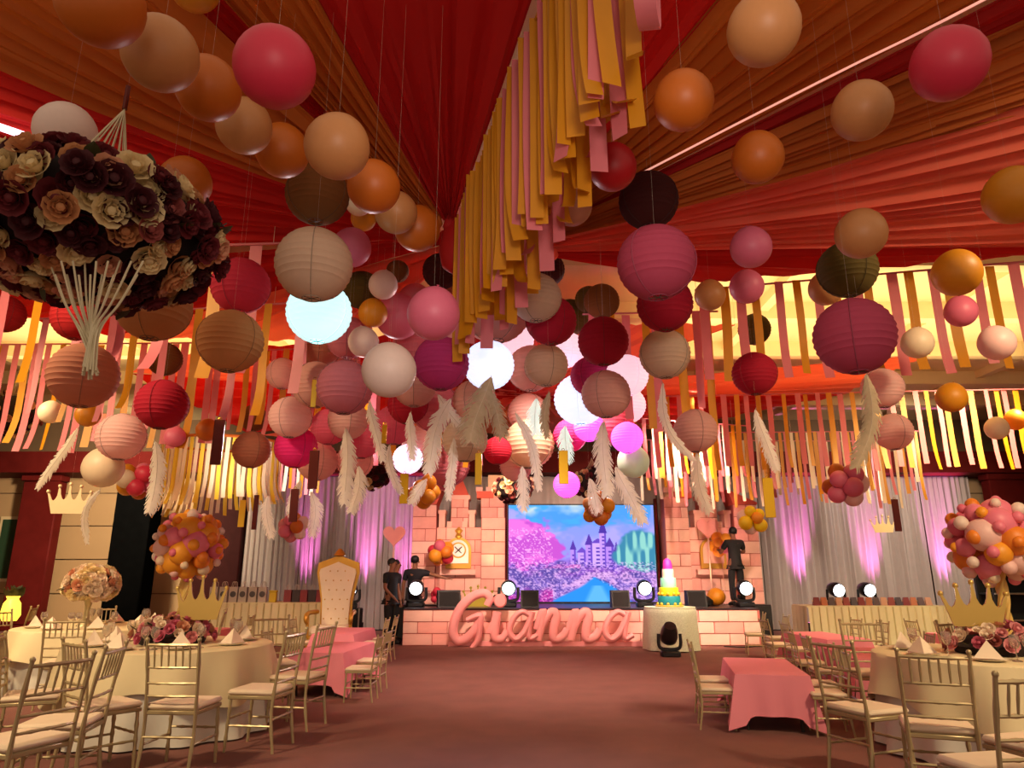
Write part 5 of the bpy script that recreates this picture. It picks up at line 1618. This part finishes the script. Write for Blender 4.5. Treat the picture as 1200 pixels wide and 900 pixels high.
# ================================================================== chiavari chairs
M_gold_c = mat('champagne_gold', 'b2a078', 0.36, metal=0.35, var=0.12, vscale=12)
M_seat = mat('ivory_cushion', 'e4cfb4', 0.75)
def make_chair():
    t = thing('chiavari_chair', 'champagne gold chair', 'chair')
    W, D, SZ, H = 0.19, 0.19, 0.43, 0.92
    def beads(p0, p1, r_, n=6):
        P = [Vector(p0).lerp(Vector(p1), i / 12) for i in range(13)]
        return P, [r_ * (1.35 if i in (3, 6, 9) else 1.0) for i in range(13)]
    obj('seat', MB().bbox(-W - 0.015, W + 0.015, -D, D + 0.02, SZ, SZ + 0.045, 0.018), M_seat, t)
    obj('seat_frame', MB().bbox(-W - 0.012, W + 0.012, -D - 0.005, D + 0.015, SZ - 0.03, SZ, 0.006), M_gold_c, t)
    for s in (-1, 1):
        P, r_ = beads((s * (W - 0.005), D - 0.01, SZ - 0.02), (s * (W + 0.005), D + 0.005, 0), 0.0125)
        obj('leg', MB().tube(P, r_, 7), M_gold_c, t)
        path = smooth_path([(s * W, -D - 0.03, 0), (s * W, -D + 0.005, 0.25), (s * W, -D, SZ), (s * (W + 0.004), -D - 0.03, 0.68), (s * (W + 0.01), -D - 0.075, H)], 3)
        obj('back_post', MB().tube(path, [0.0125 * (1.3 if i % 4 == 2 else 1) for i in range(len(path))], 7), M_gold_c, t)
        obj('finial', MB().ball((s * (W + 0.01), -D - 0.076, H + 0.008), 0.017, 7, 5), M_gold_c, t)
        P, r_ = beads((s * (W - 0.002), -D, 0.20), (s * W, D, 0.20), 0.009)
        obj('stretcher', MB().tube(P, r_, 6), M_gold_c, t)
    for y_, z_ in ((D, 0.25), (-D - 0.0, 0.25)):
        P, r_ = beads((-W, y_, z_), (W, y_, z_), 0.009)
        obj('stretcher', MB().tube(P, r_, 6), M_gold_c, t)
    yb = lambda z_: -D - 0.075 * max(0, (z_ - SZ) / (H - SZ)) ** 1.3
    for z_ in (H - 0.03, 0.73, 0.62, 0.53):
        P, r_ = beads((-W - 0.005, yb(z_), z_), (W + 0.005, yb(z_), z_), 0.0115 if z_ > 0.85 else 0.009)
        obj('back_rail', MB().tube([(p.x, p.y - 0.015 * (1 - (p.x / W) ** 2), p.z) for p in P], r_, 6), M_gold_c, t)
    for k in range(6):
        x = -W + (k + 1) * 2 * W / 7
        obj('spindle', MB().tube([(x, yb(0.73) - 0.012, 0.73), (x, yb(0.81) - 0.012, 0.81), (x, yb(H - 0.03) - 0.012, H - 0.03)], [0.006, 0.0085, 0.006], 6), M_gold_c, t)
    return t
CH0 = make_chair()
CHN = [0]
OCC = []
def chair(x, y, yaw, lab, grp='gold chairs at the round tables', sc=1.0):
    if CHN[0] == 0:
        t = CH0
        t.location = (x, y, 0); t.rotation_euler = (0, 0, yaw); t['label'] = lab; t['group'] = grp; t.scale = (sc,) * 3
    else:
        t = dup(CH0, (x, y, 0), yaw, lab, grp, sc)
    CHN[0] += 1
    OCC.append((x, y))
    return t
def chair_px(px, py, deg, lab, grp='gold chairs at the round tables', sc=1.0):
    p = at_z(px, py, 0.45 * sc)
    return chair(p.x, p.y, R(deg), lab, grp, sc)
# left round table
chair_px(216, 824, -4, 'gold chair squarely facing the left crown table, its back to the viewer')
chair_px(120, 826, -38, 'gold chair turned to the left crown table at its near left side')
chair_px(308, 808, 82, 'gold chair at the dance floor side of the left crown table')
chair_px(350, 792, 78, 'gold chair just behind the one at the dance floor side, left')
chair_px(36, 815, -62, 'gold chair between the two left tables, back to the edge one')
chair_px(22, 868, 70, 'gold chair nearest the viewer at the left edge table')
chair_px(74, 846, 100, 'gold chair close beside the nearest one at the left edge')
chair(T1[0] - 0.55, T1[1] + 1.12, R(155), 'gold chair beyond the left crown table, seen left of the crown')
chair(T1[0] + 0.65, T1[1] + 1.1, R(-148 + 360), 'gold chair beyond the left crown table, seen right of the crown')
def ring(T, angs, lab, r_=1.27, grp='gold chairs at the round tables', names=()):
    for i, a in enumerate(angs):
        q = R(a)
        chair(T[0] + r_ * math.cos(q), T[1] + r_ * math.sin(q), q + PI / 2, lab % names[i], grp)
ring(T2, (-118, -72, -28, 18, 62, 118, 168, 214), 'gold chair at the rose vase table, on its %s',
     names=('near left side', 'near right side', 'right near side', 'right far side', 'far right side', 'far left side', 'left far side', 'left near side'))
ring(T5, (-130, -80, -30, 20), 'gold chair at the glowing vase table, on its %s', names=('left near side', 'near side', 'right near side', 'right side'))
# right round table
chair_px(1098, 850, -22, 'gold chair with its back to the viewer at the right round table')
chair_px(1014, 830, -68, 'gold chair at the aisle side of the right round table')
chair(T4[0] - 0.45, T4[1] + 1.2, R(170), 'gold chair beyond the right round table, facing the viewer')
chair(T4[0] + 0.6, T4[1] + 1.15, R(205), 'second gold chair beyond the right round table, near the crown')
chair_px(1172, 898, 12, 'gold chair in the lower right corner, cut by the frame')
chair_px(1218, 872, 18, 'gold chair at the right edge beside the corner one')
# children's chairs
GK = 'small gold chairs at the low pink tables'
KS = 0.77
chair_px(838, 806, -100, 'small gold chair at the aisle side of the lone pink table, nearer one', GK, KS)
chair_px(834, 796, -96, 'small gold chair at the aisle side of the lone pink table, farther one', GK, KS)
chair_px(969, 812, 80, 'small gold chair at the outer side of the lone pink table, nearer one', GK, KS)
chair_px(962, 801, 82, 'small gold chair at the outer side of the lone pink table, farther one', GK, KS)
chair_px(424, 783, 88, 'small gold chair at the dance floor end of the left pink table, nearer', GK, KS)
chair_px(436, 774, 86, 'small gold chair at the dance floor end of the left pink table, farther', GK, KS)
def kid(i, side, off, lab):
    x, y, rz = KT[i][:3]
    q = Vector((side * 0.58, off, 0))
    q.rotate(Matrix.Rotation(rz, 3, 'Z'))
    chair(x + q.x, y + q.y, rz + (PI / 2 if side > 0 else -PI / 2), lab, GK, KS)
kid(2, 1, -0.35, 'small gold chair at the pink table below the throne, dance floor side, nearer')
kid(2, 1, 0.35, 'small gold chair at the pink table below the throne, dance floor side, farther')
kid(2, -1, -0.3, 'small gold chair at the pink table below the throne, inner side')
kid(1, -1, -0.3, 'small gold chair at the inner side of the left pink table, nearer')
kid(1, -1, 0.4, 'small gold chair at the inner side of the left pink table, farther')
kid(3, 1, -0.3, 'small gold chair at the pink table before the gift bags, nearer')
kid(3, 1, 0.35, 'small gold chair at the pink table before the gift bags, farther')
kid(4, -1, -0.35, 'small gold chair at the second right pink table, aisle side, nearer')
kid(4, -1, 0.35, 'small gold chair at the second right pink table, aisle side, farther')
kid(4, 1, -0.3, 'small gold chair at the second right pink table, outer side, nearer')
kid(4, 1, 0.4, 'small gold chair at the second right pink table, outer side, farther')
kid(5, -1, -0.35, 'small gold chair before the third right pink table, aisle side, nearer')
kid(5, -1, 0.35, 'small gold chair before the third right pink table, aisle side, farther')
kid(5, 1, 0.2, 'small gold chair at the third right pink table, outer side')
kid(6, -1, -0.35, 'small gold chair at the pink table before the right skirted one, nearer')
kid(6, -1, 0.35, 'small gold chair at the pink table before the right skirted one, farther')
x_ = at_floor(912, 772)
chair(x_.x, x_.y, R(88), 'small gold chair farthest along the aisle on the right, by the stage end', GK, KS)
chair(4.4, 13.6, R(80), 'small gold chair alone behind the second right pink table', GK, KS)

# ================================================================== table settings
M_nap = mat('napkin', 'f0dcc4', 0.8)
M_wine = mat('wine_glass', 'f4eee6', 0.05, alpha=0.9)
M_plate = mat('plate', 'e8dcc8', 0.3)
NAP = MB().add([(-0.1, -0.07, 0), (0.1, -0.07, 0), (0.07, 0.08, 0), (-0.07, 0.08, 0), (0.0, -0.01, 0.13), (-0.05, 0.0, 0.04), (0.05, 0.0, 0.04)],
    [(0, 1, 4), (1, 2, 6), (1, 6, 4), (2, 3, 4), (2, 4, 6), (3, 0, 5), (3, 5, 4), (0, 4, 5), (0, 3, 2, 1)]).mesh('napkin', M_nap, False)
PLT = MB().lathe([(0.02, 0.002), (0.08, 0.002), (0.125, 0.016), (0.127, 0.02), (0.08, 0.008), (0.02, 0.007)], 24).mesh('plate', M_plate)
GLS_B = MB().lathe([(0.004, 0.09), (0.02, 0.1), (0.036, 0.13), (0.038, 0.155), (0.03, 0.195), (0.029, 0.195), (0.036, 0.155), (0.034, 0.132), (0.018, 0.104), (0.003, 0.094)], 14, False).mesh('bowl', M_wine)
GLS_S = MB().lathe([(0.036, 0.0), (0.034, 0.004), (0.006, 0.01), (0.004, 0.03), (0.004, 0.09)], 12).mesh('stem', M_wine)
def setting(T, angs, who, r_=0.66, glass=True):
    for i, a in enumerate(angs):
        q = R(a)
        x, y = T[0] + r_ * math.cos(q), T[1] + r_ * math.sin(q)
        w_ = ('first', 'second', 'third', 'fourth', 'fifth', 'sixth', 'seventh', 'eighth')[i]
        t = put('dinner_plate', PLT, None, (x, y, TZ + 0.002)); tag(t, '%s dinner plate counted clockwise on %s' % (w_, who), 'plate', 'plates on ' + who)
        t = put('folded_napkin', NAP, None, (x, y, TZ + 0.024), (0, 0, q + PI / 2)); tag(t, '%s standing folded napkin counted clockwise on %s' % (w_, who), 'napkin', 'napkins on ' + who)
        if glass:
            for j in range(1 + (i % 2)):
                b_ = q + 0.3 + 0.14 * j
                g = thing('wine_glass', '%s clear wine glass beside napkin on %s' % (w_ if j == 0 else 'extra ' + w_, who), 'glass', (T[0] + 0.6 * math.cos(b_), T[1] + 0.6 * math.sin(b_), TZ + 0.002), group='glasses on ' + who)
                put('bowl', GLS_B, g); put('stem', GLS_S, g)
setting(T1, (-150, -105, -60, -15, 30, 130, 165), 'the left crown table')
setting(T4, (-170, -125, -80, -35, 10, 55, 150), 'the right round table')
setting(T2, (-150, -105, -60, -15, 30, 100), 'the rose vase table')
setting(T3, (20, 65, -25), 'the left edge table', glass=False)
setting(T5, (-60, -10, -110), 'the far left table', glass=False)
# crowns and flowers on the tables
def table_flowers(T, r_, lab, seed, n=44, dx=0.0, dy=0.0):
    t = thing('flower_centrepiece', lab, 'flowers', (T[0] + dx, T[1] + dy, TZ), group='low flower centrepieces')
    obj('core', MB().lathe([(r_ * 0.8, 0.004), (r_ * 0.85, 0.06), (r_ * 0.5, 0.14), (0.02, 0.16)], 14), M_core, t)
    flower_ball(t, r_, 0.20, n, 0.055, ['pinkf', 'rosef', 'blush', 'dusk', 'ivoryf', 'pinkf'], seed, 14, 0.05, 0.05)
table_flowers(T1, 0.36, 'low heap of pink roses at the foot of the left gold crown', 31)
table_flowers(T4, 0.34, 'low heap of pink roses at the foot of the right gold crown', 32)
def crown_at(px, py0, wpx, hpx, T, lab, yaw):
    y = T[1] - 0.30
    p = at_y(px, py0, y)
    wd = wpx / F * depth((p.x, y, 1.0))
    crown('standing_crown', lab, (p.x, T[1] - 0.05, TZ + 0.22), wd, hpx / F * depth((p.x, y, 1.0)), M_crown, yaw, 'standing crowns', 0.035)
    # wooden prop that carries the crown
crown_at(219, 735, 56, 50, T1, 'flat gold crown standing in pink flowers on the left table', 0.25)
crown_at(1172, 755, 70, 52, (T4[0], T4[1]), 'flat gold crown standing in pink flowers on the right table', -0.35)
# balloon balls on twisted stands
M_sash = mat('gold_sash', 'e0bc68', 0.5, trans=0.1)
def topiary(T, px, py, rpx, lab, seed):
    y = T[1] + 0.46
    p = at_y(px, py, y)
    rad = rpx / F * depth(p)
    t = thing('balloon_topiary', lab, 'balloon ball', (p.x, y, TZ), group='balloon balls on the tables')
    zc = p.z - TZ
    base = obj('base', MB().lathe([(0.14, 0.004), (0.14, 0.02), (0.03, 0.05)], 16), M_gold_c, t)
    rows = []
    hz = zc - rad * 0.55
    for i in range(19):
        v = i / 18
        row = []
        for k in range(17):
            a = 2 * PI * k / 16
            r_ = 0.075 * (0.75 + 0.25 * math.sin(3 * a)) * (1 - 0.25 * math.sin(PI * v))
            row.append((r_ * math.cos(a + v * 5), r_ * math.sin(a + v * 5), 0.03 + (hz - 0.03) * v))
        rows.append(row)
    obj('twisted_sash', MB().grid(rows), M_sash, t)
    obj('core', MB().ball((0, 0, zc), rad * 0.55, 14, 10), mat('latex_orange', PAL['orange'], 0.3), t)
    rr = random.Random(seed)
    cols = ['tang', 'sun', 'candy', 'pink', 'palepink', 'candy', 'sun', 'tang']
    big = []
    for k in range(26):
        z = 1 - 2 * (k + 0.5) / 26
        a = k * 2.4 + seed
        q = Vector((math.sqrt(1 - z * z) * math.cos(a), math.sqrt(1 - z * z) * math.sin(a), z))
        s = rad * rr.choice((0.22, 0.28, 0.34, 0.38))
        put('balloon', bal(rr.choice(cols)), t, tuple(q * (rad - s) + Vector((0, 0, zc))), (rr.uniform(-1, 1), rr.uniform(-1, 1), 0), s)
    for k in range(44):
        z = 1 - 2 * (k + 0.5) / 44
        a = k * 2.4 + seed + 1
        q = Vector((math.sqrt(1 - z * z) * math.cos(a), math.sqrt(1 - z * z) * math.sin(a), z))
        s = rad * rr.choice((0.11, 0.13, 0.16))
        put('balloon', bal(rr.choice(cols + ['cream', 'white'])), t, tuple(q * (rad * 1.0 - s * 0.5) + Vector((0, 0, zc))), (0, 0, 0), s)
    return t
topiary(T1, 222, 639, 40, 'ball of pink, orange and amber balloons over the left crown', 8)
topiary(T4, 1164, 634, 50, 'ball of pink, orange and amber balloons over the right crown', 5)
# tall rose vase on the second table
p = at_y(107, 685, T2[1])
t = thing('rose_vase', 'tall gold vase topped with a ball of pale roses', 'flowers', (p.x, T2[1], TZ))
zc = p.z - TZ
obj('vase', MB().lathe([(0.11, 0.003), (0.10, 0.02), (0.03, 0.08), (0.025, 0.2), (0.05, zc - 0.2), (0.09, zc - 0.1)], 14), M_gold_c, t)
obj('core', MB().ball((0, 0, zc), 0.24, 14, 10, 0.7), M_core, t)
flower_ball(t, 0.30, 0.22, 95, 0.075, ['ivoryf', 'blush', 'ivoryf', 'cream', 'ivoryf'], 41, 12, -0.7, zc)
p = at_y(6, 708, T5[1])
t = thing('glowing_vase', 'glowing yellow vase with leaves at the far left edge', 'vase', (p.x + 0.1, T5[1], TZ))
obj('vase', MB().lathe([(0.09, 0.003), (0.13, 0.08), (0.11, 0.24), (0.07, 0.3), (0.09, 0.34)], 16), mat('yellow_glow', 'ffd84a', 0.4, emit=1.6), t)
for k in range(9):
    put('leaf', LEAF, t, (0.02 * math.cos(k), 0.02 * math.sin(k), 0.3), (0.5 * math.cos(k * 0.7), 0.5 * math.sin(k * 0.7), k * 0.7), 0.2)

# ================================================================== throne
p = at_y(392, 690, 13.6)
t = thing('throne_chair', 'tall cream tufted throne with a gilded frame', 'throne', (p.x, 13.6, 0))
def outline(s=1.0):
    return [(-0.28 * s, 0.42), (0.28 * s, 0.42), (0.30 * s, 0.95), (0.40 * s, 1.42), (0.38 * s, 1.60 * (0.5 + s / 2)), (0.16 * s, 1.68 * (0.5 + s / 2)), (0, 1.74 * (0.5 + s / 2)), (-0.16 * s, 1.68 * (0.5 + s / 2)), (-0.38 * s, 1.60 * (0.5 + s / 2)), (-0.40 * s, 1.42), (-0.30 * s, 0.95)]
M_throne = mat('tufted_cream', 'efe2cc', 0.4, coat=0.3)
obj('back_frame', MB().prism(outline(1.0), 0.22, 0.30), M_gilt, t, smooth=False)
bk = obj('backrest', MB().prism(outline(0.86), 0.17, 0.215), M_throne, t, smooth=False)
for i in range(6):
    for j in range(3 if i % 2 else 4):
        x = (j - (1 if i % 2 else 1.5)) * 0.14
        obj('tuft_button', MB().ball((x, 0.165, 0.6 + i * 0.17), 0.014, 6, 4), M_gilt, bk)
obj('crest', MB().lathe([(0.02, -0.02), (0.12, 0.02), (0.08, 0.08), (0.03, 0.14)], 10, c=(0, 0.26, 1.72)), M_gilt, t)
obj('seat', MB().bbox(-0.33, 0.33, -0.32, 0.2, 0.34, 0.5, 0.04), M_throne, t)
obj('apron', MB().bbox(-0.36, 0.36, -0.34, 0.28, 0.24, 0.34, 0.02), M_gilt, t)
for s in (-1, 1):
    a = obj('arm', MB().tube(smooth_path([(s * 0.34, 0.22, 0.72), (s * 0.39, 0.0, 0.72), (s * 0.40, -0.26, 0.70), (s * 0.40, -0.34, 0.62), (s * 0.39, -0.28, 0.56)], 4), 0.04, 8), M_gilt, t)
    obj('arm_post', MB().tube([(s * 0.38, -0.25, 0.3), (s * 0.39, -0.25, 0.68)], 0.03, 7), M_gilt, t)
    for y_ in (-0.28, 0.24):
        obj('leg', MB().tube(smooth_path([(s * 0.32, y_, 0.26), (s * 0.36, y_, 0.14), (s * 0.32, y_, 0.0)], 4), [0.045] * 4 + [0.035] * 4 + [0.03], 8), M_gilt, t)

# ================================================================== people
M_skin = mat('skin', '8a5a40', 0.6)
M_hair = mat('black_hair', '0d0a0a', 0.6)
def skin_obj(name, pts, edges, m, parent, root=0, sub=1):
    me = bpy.data.meshes.new(name)
    me.from_pydata([p[:3] for p in pts], edges, [])
    o = put(name, me, parent)
    o.modifiers.new('skin', 'SKIN')
    for i, p in enumerate(pts):
        r_ = p[3] if isinstance(p[3], tuple) else (p[3], p[3])
        me.skin_vertices[0].data[i].radius = r_
    me.skin_vertices[0].data[root].use_root = True
    s = o.modifiers.new('sub', 'SUBSURF')
    s.levels = s.render_levels = sub
    # turn the grown surface into a plain mesh
    dg = bpy.context.evaluated_depsgraph_get()
    nm = bpy.data.meshes.new_from_object(o.evaluated_get(dg))
    o.modifiers.clear()
    o.data = nm
    nm.name = name
    nm.materials.clear(); nm.materials.append(m)
    nm.polygons.foreach_set('use_smooth', [True] * len(nm.polygons))
    return o
def person(lab, loc, yaw, shirt, pants, arms, stance=0.0, H=1.70, head_turn=0.0):
    """arms: for each side (elbow, wrist, finger direction) in the body's frame, facing +y"""
    t = thing('person', lab, 'person', loc, yaw, 'crew by the stage')
    t.scale = (H / 1.70,) * 3
    P = [(0, 0, 0.95, (0.15, 0.11)), (0, 0.0, 1.10, (0.135, 0.10)), (0, 0.0, 1.28, (0.155, 0.105)), (0, -0.01, 1.40, (0.10, 0.075)), (0, 0.0, 1.475, 0.052), (0, 0.015, 1.54, (0.062, 0.07)), (0, 0.02, 1.62, (0.078, 0.092)), (0, 0.01, 1.685, (0.055, 0.065))]
    E = [(i, i + 1) for i in range(7)]
    def add(p, r_, par):
        P.append((*p, r_)); E.append((par, len(P) - 1)); return len(P) - 1
    n_ = add((math.sin(head_turn) * 0.1, 0.015 + math.cos(head_turn) * 0.105, 1.60), 0.014, 6)
    sl, tl = [], []
    for si, s in enumerate((-1, 1)):
        el, wr, fd = arms[si]
        sh_ = add((s * 0.175, -0.01, 1.385), 0.058, 3)
        e = add(el, 0.043, sh_)
        wv = add(wr, 0.03, e)
        f = Vector(fd).normalized()
        sd = f.cross(Vector((0, 0, 1)))
        if sd.length < 0.1: sd = Vector((0, 1, 0))
        sd.normalize()
        W = Vector(wr)
        pm = add(tuple(W + f * 0.06), (0.034, 0.02), wv)
        for k in range(4):
            o_ = sd * ((k - 1.5) * 0.018)
            k1 = add(tuple(W + f * 0.11 + o_), 0.009, pm)
            add(tuple(W + f * (0.15 + 0.012 * (1.5 - abs(k - 1.5))) + o_ * 1.15), 0.0075, k1)
        t1 = add(tuple(W + f * 0.05 + sd * -0.045), 0.011, wv)
        add(tuple(W + f * 0.09 + sd * -0.055), 0.009, t1)
        hp = add((s * 0.095, 0.0, 0.88), 0.095, 0)
        kn = add((s * (0.10 + stance * 0.3), 0.02, 0.49), 0.058, hp)
        an = add((s * (0.10 + stance * 0.6), -0.01, 0.09), 0.04, kn)
        add((s * (0.11 + stance * 0.6), 0.14, 0.045), (0.04, 0.03), an)
        sl.append((sh_, e)); tl.append((hp, kn, an))
    skin_obj('body', P, E, M_skin, t)
    # shirt
    Q = [(0, 0, 0.88, (0.17, 0.13)), (*P[0][:3], (0.17, 0.13)), (*P[1][:3], (0.158, 0.122)), (*P[2][:3], (0.176, 0.126)), (*P[3][:3], (0.138, 0.108)), (0, 0, 1.44, (0.075, 0.07))]
    QE = [(0, 1), (1, 2), (2, 3), (3, 4), (4, 5)]
    for (sh_, e) in sl:
        a, b = Vector(P[sh_][:3]), Vector(P[e][:3])
        Q.append((*a, 0.08)); QE.append((4, len(Q) - 1))
        Q.append((*a.lerp(b, 0.72), 0.062)); QE.append((len(Q) - 2, len(Q) - 1))
    skin_obj('shirt', Q, QE, shirt, t, 1)
    Q = [(0, 0, 0.98, (0.12, 0.09)), (0, 0, 0.93, (0.15, 0.115))]
    QE = [(0, 1)]
    for (hp, kn, an) in tl:
        Q.append((*P[hp][:3], 0.11)); QE.append((1, len(Q) - 1))
        Q.append((*P[kn][:3], 0.075)); QE.append((len(Q) - 2, len(Q) - 1))
        a = P[an]
        Q.append((a[0], a[1], 0.10, 0.062)); QE.append((len(Q) - 2, len(Q) - 1))
        obj('shoe', MB().tube(smooth_path([(a[0], -0.07, 0.055), (a[0], 0.0, 0.06), (a[0] * 1.02, 0.10, 0.05), (a[0] * 1.03, 0.20, 0.036)], 3), [0.05, 0.055, 0.056, 0.055, 0.053, 0.05, 0.048, 0.044, 0.04, 0.03], 10, 0.9), M_dark, t)
    skin_obj('trousers', Q, QE, pants, t)
    hd = Vector((0, 0.01, 1.645))
    hb = MB()
    for_prof = [(0.02, 0.095), (0.06, 0.082), (0.088, 0.045), (0.094, 0.0), (0.086, -0.035)]
    hb.lathe(for_prof[::-1], 16, True)
    h = obj('hair', hb, M_hair, t, loc=(0, -0.012, 1.645), rot=(0.42, 0, 0))
    fx = lambda a, d, z: (math.sin(head_turn + a) * d, 0.018 + math.cos(head_turn + a) * d, z)
    for s in (-1, 1):
        obj('eye', MB().ball(fx(s * 0.36, 0.089, 1.615), 0.011, 8, 6), M_black, t)
        obj('ear', MB().ball((s * 0.083, 0.01, 1.60), 0.022, 8, 6), M_skin, t)
    obj('mouth', MB().ball(fx(0, 0.094, 1.555), 0.016, 8, 5, 0.35), mat('lips', '7a3c34', 0.6), t)
    return t
M_blk = mat('black_shirt', '0e0c10', 0.8)
M_nvy = mat('navy_shirt', '14141f', 0.8)
M_trk = mat('dark_trousers', '120f12', 0.8)
down = lambda s: ((s * 0.25, 0.0, 1.12), (s * 0.27, 0.06, 0.88), (0, 0.1, -1))
hips = lambda s: ((s * 0.34, -0.06, 1.14), (s * 0.20, 0.10, 1.0), (-s * 1, 0.3, -0.2))
pA = at_y(458, 700, 15.35)
person('man in black shirt standing with arms lowered beside the stage', (pA.x, 15.35, 0), R(-115), M_blk, M_trk, (down(-1), ((0.26, 0.02, 1.12), (0.2, 0.2, 0.95), (-0.2, 0.6, -0.6))), 0.02, 1.68, -0.4)
pB = at_y(463, 700, 15.85)
person('man in dark shirt half hidden behind another, beside the stage', (pB.x, 15.85, 0), R(-100), M_nvy, M_trk, (down(-1), down(1)), 0.02, 1.66)
pC = at_y(485, 700, 16.45)
person('man in navy shirt at the stage corner pointing with one arm', (pC.x, 16.45, 0), R(-12), M_nvy, M_trk, (down(-1), ((0.42, 0.06, 1.33), (0.66, 0.12, 1.26), (1, 0.15, -0.2))), 0.03, 1.76, -0.5)
pD = at_y(866, 706, 16.2)
person('man in black clothes on stage facing the castle set, back to the hall', (pD.x, 16.25, SH), R(8), M_blk, M_trk, (((-0.30, 0.08, 1.16), (-0.22, 0.26, 1.20), (0.1, 0.8, 0.3)), ((0.29, 0.10, 1.16), (0.17, 0.26, 1.22), (-0.2, 0.8, 0.3))), 0.03, 1.66)

# ---- equipment rack at the right edge
p = at_y(1185, 690, 14.6)
t = thing('equipment_rack', 'dark equipment rack with bare metal rails at the right edge', 'rack', (p.x + 0.35, 14.6, 0))
for s in (-1, 1):
    for y_ in (0, 0.5):
        obj('upright', MB().box(s * 0.7 - 0.025, s * 0.7 + 0.025, y_ - 0.025, y_ + 0.025, 0, 2.0), M_dark, t, smooth=False)
for z_ in (0.5, 1.0, 1.38, 1.95):
    obj('shelf', MB().box(-0.7, 0.7, -0.02, 0.52, z_, z_ + 0.03), M_dark, t, smooth=False)
    obj('rail', MB().tube([(-0.72, -0.04, z_ + 0.02), (0.72, -0.04, z_ + 0.02)], 0.018, 6), M_steel, t)
obj('back_panel', MB().box(-0.72, 0.72, 0.53, 0.55, 0, 2.0), M_black, t, smooth=False)
# ---- rear entry niche on the right: dark doorway with trim
struct('door_1', MB().box(12.3, 14.9, BACK - 0.12, BACK - 0.08, 0, 2.6), M_black)
bpy.context.view_layer.update()
